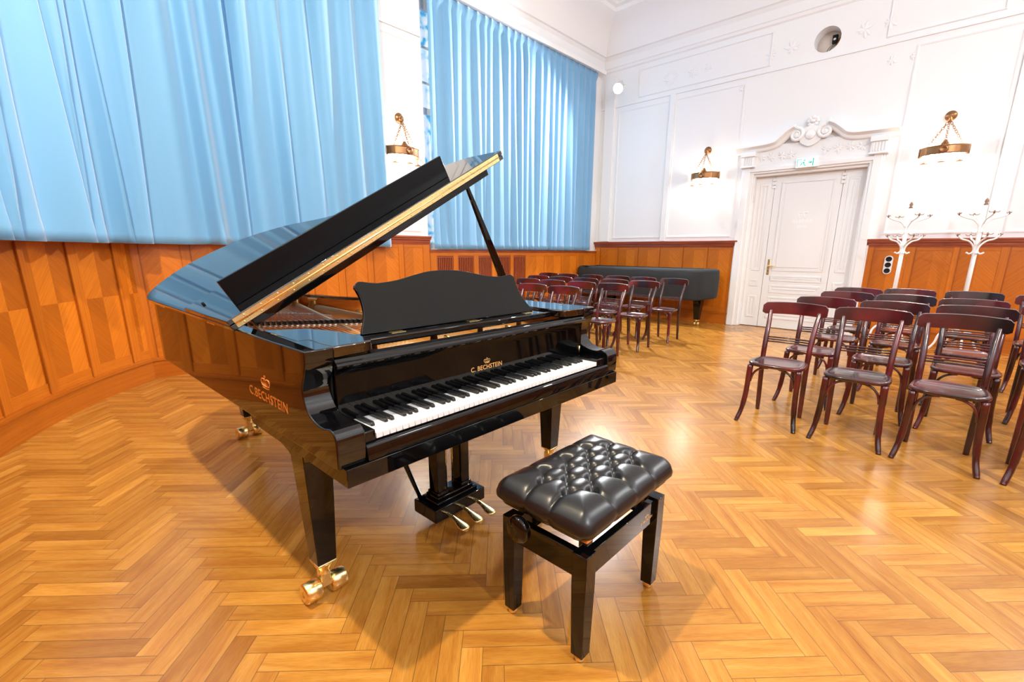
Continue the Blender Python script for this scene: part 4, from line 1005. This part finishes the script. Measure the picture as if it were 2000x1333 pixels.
# ------------------------------------------------------------------ bench
def bench():
    B = thing('piano_bench', 'black piano bench with a button-tufted leather seat in front of the keyboard', 'bench', (-.812, 1.24, 0), 0)
    hx, hy = .173, .253
    for sx in (-1, 1):
        for sy in (-1, 1):
            mb = MB(); x, y = sx * (hx - .026), sy * (hy - .026)
            mb.grid([[(x + sx * dx * .0 + i * h, y + j * h, z) for i, j in ((-1, -1), (1, -1), (1, 1), (-1, 1))] for h, z in ((.0215, .022), (.026, .27), (.026, .392))], closed_v=True, smooth=False) if False else None
            G = [[(x + i * h, y + j * h, z) for i, j in ((-1, -1), (1, -1), (1, 1), (-1, 1))] for h, z in ((.022, .022), (.0265, .27), (.0265, .392))]
            mb.grid(G, closed_v=True, smooth=False); mb.face(G[0]); mb.face(G[-1]); lg = mb.build('leg', M_black, B, bevel=.0025)
            mb = MB(); mb.lathe([(.016, 0), (.018, .003), (.018, .012), (.012, .022)], rotmat((x, y, 0)), 14); mb.build('glide', M_brass, lg)
    for sx in (-1, 1):
        mb = MB(); mb.box(sx * (hx - .026) - .013, sx * (hx - .026) + .013, -hy + .05, hy - .05, .298, .385); r = mb.build('side_rail', M_black, B, bevel=.002)
        if sx > 0:
            mb = MB(); M = Matrix(((0, 0, 1, hx - .0128), (1, 0, 0, .145), (0, 1, 0, .325), (0, 0, 0, 1)))
            vs, fs = text_mesh('C. BECHSTEIN', .013, .0002, 1, 1.05); add_raw(mb, vs, fs, M)
            mb.tube([M @ Vector(p) for p in ((-.008, .016, 0), (-.009, .024, 0), (-.004, .02, 0), (0, .026, 0), (.004, .02, 0), (.009, .024, 0), (.008, .016, 0))], .0012, 5); mb.build('rail_lettering', M_gold, r, fix=False)
    for sy in (-1, 1):
        mb = MB(); mb.box(-hx + .05, hx - .05, sy * (hy - .026) - .013, sy * (hy - .026) + .013, .298, .385); mb.build('end_rail', M_black, B, bevel=.002)
    # lifting mechanism and knob
    for x in (-.10, .10):
        mb = MB()
        for sg in (-1, 1): mb.tube([(x, sg * .18, .345), (x + .01, sg * .02, .44)], .009, 6)
        mb.build('lift_arm', M_felt, B)
    mb = MB(); mb.tube([(-.02, -.16, .405), (-.02, .2, .405)], .008, 8); mb.build('screw_shaft', M_steel, B)
    mb = MB(); mb.lathe([(.012, 0), (.018, .012), (.041, .018), (.045, .024), (.045, .040), (.040, .046), (0, .048)], rotmat((-.062, -.262, .405), rx=PI / 2), 26); mb.build('adjusting_knob', M_black, B)
    mb = MB(); mb.box(-.15, .15, -.225, .225, .437, .452); mb.build('seat_board', M_felt, B, bevel=.003)
    mb = MB()
    for x, y in ((-.14, -.215), (.14, -.215), (.14, .215), (-.14, .215)): mb.box(x - .02, x + .02, y - .02, y + .02, .425, .437)
    mb.build('corner_block', M_inner, B, bevel=.003)
    # tufted cushion
    HX, HY = .193, .286
    rows = [(-.062, (-.17, -.038, .085)), (-.015, (-.232, -.115, .018, .147)), (.040, (-.18, -.05, .085)), (.090, (-.242, -.117, .018, .147)), (.138, (-.187, -.05, .08))]
    rows = [(-.10, (-.128, 0, .128)), (-.05, (-.192, -.064, .064, .192)), (0., (-.128, 0, .128)), (.05, (-.192, -.064, .064, .192)), (.10, (-.128, 0, .128))]
    btn = [(x, y) for x, ys in rows for y in ys]
    segs = []
    for i, (x, y) in enumerate(btn):
        for (x2, y2) in btn[i + 1:]:
            if abs(abs(x2 - x) - .05) < .01 and abs(abs(y2 - y) - .064) < .012: segs.append((x, y, x2, y2))
        if abs(x) > .09: segs.append((x, y, x * 1.9, y))
        if abs(y) > .18: segs.append((x, y, x, y * 1.5))
    def sd(px, py, s):
        ax, ay, bx, by = s; dx, dy = bx - ax, by - ay; t = max(0, min(1, ((px - ax) * dx + (py - ay) * dy) / (dx * dx + dy * dy)))
        return math.hypot(px - ax - dx * t, py - ay - dy * t)
    nx, ny = 80, 116; G = []
    for i in range(nx + 1):
        row = []
        for j in range(ny + 1):
            a = -1 + 2 * i / nx; b = -1 + 2 * j / ny
            # rounded-rectangle mapping
            px = HX * a; py = HY * b
            cx_ = max(0, abs(px) - (HX - .045)); cy_ = max(0, abs(py) - (HY - .045))
            if cx_ > 0 and cy_ > 0:
                m = max(cx_, cy_); dd = math.hypot(cx_, cy_); k = m / dd; px = math.copysign(HX - .045 + cx_ * k, px); py = math.copysign(HY - .045 + cy_ * k, py)
            ex = min(HX - abs(px), HY - abs(py)); ec = max(0., ex)
            if cx_ > 0 and cy_ > 0: ec = .045 - max(cx_, cy_)
            z = .515 + .052 * min(1, (1 - (1 - min(1, ec / .10)) ** 2.2)) ** .62 - .02
            db = min(math.hypot(px - x, py - y) for x, y in btn); ds = min(sd(px, py, s) for s in segs)
            fade = .25 + .75 * min(1, ec / .03)
            z -= fade * (.026 * math.exp(-(db / .017) ** 2) + .011 * math.exp(-(ds / .009) ** 1.2) + .004 * math.exp(-db / .03))
            z += .004 * fade
            row.append((px, py, z))
        G.append(row)
    mb = MB(); mb.grid(G)
    per = [G[i][0] for i in range(nx + 1)] + [G[nx][j] for j in range(1, ny + 1)] + [G[i][ny] for i in range(nx - 1, -1, -1)] + [G[0][j] for j in range(ny - 1, 0, -1)]
    seam = [1 - .020 * math.exp(-(min(sd(p[0], p[1], g) for g in segs) / .012) ** 2) for p in per]
    ring = lambda s, z: [(p[0] * s * q, p[1] * (1 - (1 - s * q) * HX / HY), z) for p, q in zip(per, seam)]
    mb.grid([per, ring(1.012, .488), ring(1.008, .476), ring(.965, .466), ring(.955, .464), ring(.935, .460), ring(.925, .452)], closed_v=True)
    mb.face(ring(.92, .452)); cu = mb.build('seat_cushion', M_leather, B, smooth=60)
    for x, y in btn:
        mb = MB(); mb.lathe([(.009, 0), (.0085, .003), (.004, .005), (0, .0055)], rotmat((x, y, .517)), 12); mb.build('tuft_button', M_leather, cu)
bench()

# ------------------------------------------------------------------ chairs
def make_chair():
    c = thing('bentwood_chair', '', 'chair')
    # seat
    def outline(sx, n=48):
        out = []
        for k in range(n):
            a = 2 * PI * k / n; ca, sa = math.cos(a), math.sin(a); e = 2 / 3.4
            x = math.copysign(abs(ca) ** e, ca); y = math.copysign(abs(sa) ** e, sa)
            wx = .196 - .022 * (y + 1) / 2; out.append((x * wx * sx, y * .178 * sx - .002))
        return out
    R = [(.02, .452), (.4, .4525), (.72, .455), (.80, .459), (.85, .464), (.93, .466), (.98, .463), (1.0, .456), (.995, .444), (.96, .438), (.90, .438), (.3, .438), (.02, .438)]
    mb = MB(); G = [[(x, y, z) for x, y in outline(s)] for s, z in R]; mb.grid(G, closed_v=True); mb.face(G[0]); mb.face(G[-1][::-1]); mb.build('seat', M_chair, c)
    for sg in (-1, 1):
        mb = MB(); mb.tube(catmull([(sg * .160, -.135, .44), (sg * .163, -.140, .33), (sg * .168, -.146, .20), (sg * .178, -.166, .09), (sg * .192, -.196, .02), (sg * .197, -.206, 0)], 5), [.021] * 6 + [.019] * 8 + [.0165] * 7 + [.015] * 5, 12); mb.build('front_leg', M_chair, c)
        mb = MB(); pth_ = catmull([(sg * .153, .200, 0), (sg * .153, .190, .12), (sg * .154, .172, .30), (sg * .155, .165, .45), (sg * .157, .192, .60), (sg * .162, .240, .72), (sg * .168, .276, .80), (sg * .169, .282, .82)], 5)
        mb.tube(pth_, [.0145 + .0045 * math.sin(PI * min(1, i / (len(pth_) - 1) * .9 + .1)) for i in range(len(pth_))], 12); mb.build('rear_leg', M_chair, c)
    # crest rail, bowed
    mb = MB(); n = 22; G = []
    for k in range(n + 1):
        t = -1 + 2 * k / n; x = .222 * t; y = .315 - .055 * t * t; rd = max(0, abs(t) - .9) / .1
        zt = .890 - .010 * t * t - .018 * rd ** 2; zb = .795 - .004 * t * t + .014 * rd ** 2; th = .010
        sl = .10
        G.append([(x, y - th - sl * .04, zb), (x, y - th + sl * .0, (zt + zb) / 2), (x, y - th + sl * .04, zt - .004), (x, y + sl * .045, zt), (x, y + th + sl * .04, zt - .004), (x, y + th, (zt + zb) / 2), (x, y + th - sl * .04, zb), (x, y - sl * .045, zb - .003)])
    mb.grid(G, closed_v=True); mb.face(G[0]); mb.face(G[-1]); mb.build('crest_rail', M_chair, c, smooth=50)
    for dz in (-.017, 0, .017):
        mb = MB(); z = .597 + dz; mb.tube([(x, .193 + dz * .35 + .018 * (1 - (x / .155) ** 2), z) for x in [-.155 + .31 * k / 8 for k in range(9)]], .0062, 8); mb.build('back_spindle', M_chair, c)
    def arc(a, b, c0, n=7): return [Vector(a) * (1 - t) ** 2 + Vector(c0) * 2 * t * (1 - t) + Vector(b) * t * t for t in [k / n for k in range(n + 1)]]
    for sg in (-1, 1):
        mb = MB(); mb.tube(arc((sg * .146, -.142, .315), (sg * .035, -.148, .436), (sg * .138, -.146, .43)), .008, 8); mb.build('brace', M_chair, c)
        mb = MB(); mb.tube(arc((sg * .163, -.122, .315), (sg * .160, -.02, .436), (sg * .163, -.115, .43)), .008, 8); mb.build('brace', M_chair, c)
    return c
chair0 = make_chair()
used = [False]
def place(x, y, rz, label, group):
    o = copy_tree(chair0) if used[0] else chair0; used[0] = True
    o.location = (x, y, 0); o.rotation_euler = (0, 0, rz); tag(o, label, 'chair', group)
    return o
rnd = random.Random(21)
rowsR = ['front', 'second', 'third', 'rear']
colR = ['left end', 'second from the left', 'third from the left', 'right end']
grid_R = {(0, 0): (-.833, 3.805), (0, 1): (-.342, 3.79), (0, 2): (.12, 3.785), (0, 3): (.62, 3.78),
          (1, 0): (-.755, 4.55), (1, 1): (-.275, 4.52), (1, 2): (.20, 4.55), (1, 3): (.70, 4.4),
          (2, 0): (-.723, 5.41), (2, 1): (-.258, 5.42), (2, 2): (.203, 5.28), (2, 3): (.70, 5.15),
          (3, 0): (-.716, 6.15), (3, 1): (-.282, 6.40), (3, 2): (.232, 6.42), (3, 3): (.74, 6.3)}
for (r, q), (x, y) in grid_R.items():
    place(x, y, rnd.gauss(0, .012), 'dark red bentwood chair in the right block, %s row, %s' % (rowsR[r], colR[q]), 'bentwood chairs right of the aisle')
rowsL = ['row nearest the piano', 'second row', 'third row', 'rear row']
colL = ['aisle end', 'second from the aisle', 'third from the aisle', 'fourth from the aisle', 'fifth from the aisle', 'sixth from the aisle']
grid_L = {0: (3.89, [-3.16, -3.66]), 1: (4.70, [-3.03, -3.50, -3.97, -4.44]), 2: (5.46, [-3.0, -3.47, -3.94, -4.41, -4.88]), 3: (6.33, [-2.98, -3.48, -3.96, -4.44, -4.92, -5.38])}
for r, (y, xs) in grid_L.items():
    for q, x in enumerate(xs):
        place(x, y + rnd.gauss(0, .02), rnd.gauss(0, .02), 'dark red bentwood chair in the left block, %s, %s' % (rowsL[r], colL[q]), 'bentwood chairs behind the piano')

# ------------------------------------------------------------------ coat stands
def coat_stand(x, y, label, rz):
    t = thing('coat_stand', label, 'coat stand', (x, y, 0), rz, 'white coat stands')
    mb = MB(); mb.tube([(0, 0, .12), (0, 0, 1.84)], [.026, .021], 16); mb.build('pole', M_stand, t)
    mb = MB(); mb.lathe([(.018, 1.84), (.022, 1.85), (.012, 1.865), (.02, 1.885), (.014, 1.905), (0, 1.925)], None, 14); mb.build('finial', M_hook, t)
    for k in range(4):
        a = 2 * PI * k / 4; c, s = math.cos(a), math.sin(a); mb = MB()
        C = catmull([(.02, 0, .22), (.10, 0, .30), (.17, 0, .25), (.20, 0, .14), (.26, 0, .05), (.33, 0, .016)], 5); mb.tube([(p.x * c, p.x * s, p.z) for p in C], .013, 8); mb.build('foot', M_stand, t)
    for tier, z, n, R, off in ((0, 1.62, 4, .23, .25), (1, 1.37, 4, .20, .25)):
        for k in range(n):
            a = 2 * PI * k / n + off * 0 + (.0 if tier == 0 else .0); c, s = math.cos(a), math.sin(a); mb = MB()
            C = catmull([(.085, 0, z - .085), (.05, 0, z - .10), (.022, 0, z - .07), (.03, 0, z - .01), (.08, 0, z + .05), (.15, 0, z + .075), (R - .02, 0, z + .10), (R, 0, z + .125)], 5)
            mb.tube([(p.x * c, p.x * s, p.z) for p in C], .0075 if tier == 0 else .010, 8); ar = mb.build('arm', M_stand, t)
            mb = MB(); px, py, pz = R * c, R * s, z + .125
            mb.tube([(px - s * -.05, py + c * -.05, pz + .012), (px - s * -.04, py + c * -.04, pz), (px - s * .04, py + c * .04, pz), (px - s * .05, py + c * .05, pz + .012)], .004, 6)
            mb.lathe([(.0, -.02), (.010, -.012), (.008, .0), (.011, .012), (0, .022)], rotmat((px, py, pz)), 10); mb.build('hook', M_hook, ar)
coat_stand(-.50, 8.02, 'white scrolled coat stand nearer the door', .5)
coat_stand(.195, 8.02, 'white scrolled coat stand farther right, away from the door', .35)

# ------------------------------------------------------------------ second piano under its cover
def covered_piano():
    t = thing('grand_piano', 'dark grand piano hidden under a grey cover against the far wall', 'piano', (0, 0, 0))
    fr, bk = 7.84, 8.50
    ol = catmull([(-5.50, fr, 0), (-4.4, fr - .005, 0), (-3.35, fr, 0), (-3.02, fr + .05, 0), (-2.90, fr + .22, 0), (-2.93, fr + .42, 0), (-3.1, bk - .02, 0), (-3.6, bk, 0), (-4.6, bk, 0), (-5.50, bk, 0), (-5.60, bk - .15, 0), (-5.60, fr + .12, 0)], 6, True)
    body = [tuple(p) for p in offset_poly([(p.x, p.y) for p in ol], .035)]
    mb = MB(); mb.prism(body, lambda p: (p[0], p[1], .50), lambda p: (p[0], p[1], .955)); mb.build('case', M_felt, t)
    for x, y in ((-3.14, 8.02), (-5.1, 8.0), (-5.1, 8.36)):
        mb = MB(); G = [[(x + i * h, y + j * h, z) for i, j in ((-1, -1), (1, -1), (1, 1), (-1, 1))] for h, z in ((.042, .11), (.068, .42), (.068, .51))]
        mb.grid(G, closed_v=True, smooth=False); mb.face(G[0]); lg = mb.build('leg', M_black, t, bevel=.003)
        mb = MB(); mb.lathe([(.045, .11), (.045, .10), (.02, .09), (.018, .05)], rotmat((x, y, 0)), 12)
        for sg in (-1, 1): mb.lathe([(.0, -.016), (.033, -.016), (.036, 0), (.033, .016), (0, .016)], rotmat((x + sg * .03, y, .036), ry=PI / 2), 16)
        mb.tube([(x - .04, y, .04), (x + .04, y, .04)], .01, 8); mb.build('caster', M_brass, lg)
    # cloth
    mb = MB(); n = len(ol); rnd3 = random.Random(4)
    def ring(s, z, wav, drop=0):
        out = []
        for i, p in enumerate(offset_poly([(q.x, q.y) for q in ol], -s)):
            x, y = p; a = wav * (1 + 1.6 * math.exp(-((x + 3.15) / .3) ** 2)) * (math.sin(x * 23) * .5 + math.sin(x * 41 + 1) * .3 + math.sin(y * 29) * .4)
            zz = z
            if drop: zz = z + .05 * max(0, (x + 3.1) / .25) + .05 * max(0, (-5.3 - x) / .3)
            out.append((x, y - a if y < 8.2 else y + a * .3, zz + .012 * math.sin(x * 9 + 1) * (1 if 0 < s else 0)))
        return out
    G = [ring(-.26, .985, 0), ring(-.12, .99, 0), ring(-.03, .985, 0), ring(.0, .972, .002), ring(.012, .94, .004), ring(.018, .80, .010), ring(.014, .62, .014), ring(.004, .50, .016), ring(-.004, .455, .018, 1)]
    mb.grid(G, closed_v=True); mb.face(G[0][::-1])
    o = mb.build('piano_cover', M_cover, fix=False); s = o.modifiers.new('thickness', 'SOLIDIFY'); s.thickness = .006
    tag(o, 'dark grey cloth cover draped over the piano by the far wall', 'cover')
covered_piano()

# ------------------------------------------------------------------ lights
spotlight((-5.05, 8.13, 4.23), .35, 'bright stage lamp in the far left corner near the ceiling', 0)
def spot(name, loc, tgt, w, r=.07, size=2.4, blend=.6, col=(1, .98, .95)):
    l = bpy.data.lights.new(name, 'SPOT'); l.energy = w; l.spot_size = size; l.spot_blend = blend; l.shadow_soft_size = r; l.color = col
    o = bpy.data.objects.new(name, l); COL.objects.link(o); o.location = loc
    o.rotation_euler = (Vector(tgt) - Vector(loc)).to_track_quat('-Z', 'Y').to_euler(); return o
spot('stage_lamp_light', (-5.0, 8.0, 4.20), (-1, 1, 0), 1150, .10, col=(.96, .98, 1))
spot('stage_lamp_light', (2.5, 8.0, 4.8), (-1.5, 1, 0), 520, .10, col=(.96, .98, 1))
spot('stage_lamp_light', (3.9, .2, 4.8), (-2, 4, .8), 600, col=(.96, .98, 1))
spot('stage_lamp_light', (-1.9, .0, 4.8), (-4.6, 1.2, .4), 800, col=(1, .84, .58))
for x, y in ((2.6, 4.2), (3.0, 1.6)): point('fill_light', (x, y, 4.5), 135, (.95, .98, 1), .3)  # unseen soft fill lights, added to raise the ambient level

w = bpy.data.worlds.new('world'); sc.world = w; w.use_nodes = True
w.node_tree.nodes['Background'].inputs[0].default_value = (.6, .7, .8, 1); w.node_tree.nodes['Background'].inputs[1].default_value = .3

sc.view_settings.view_transform = 'Standard'; sc.view_settings.look = 'None'; sc.view_settings.gamma = 1; sc.view_settings.use_curve_mapping = False
sc.view_settings.exposure = -0.02
sc.cycles.use_denoising = True; sc.cycles.use_adaptive_sampling = True; sc.cycles.adaptive_threshold = .02
sc.cycles.max_bounces = 8; sc.cycles.diffuse_bounces = 4; sc.cycles.glossy_bounces = 4
sc.cycles.sample_clamp_indirect = 20
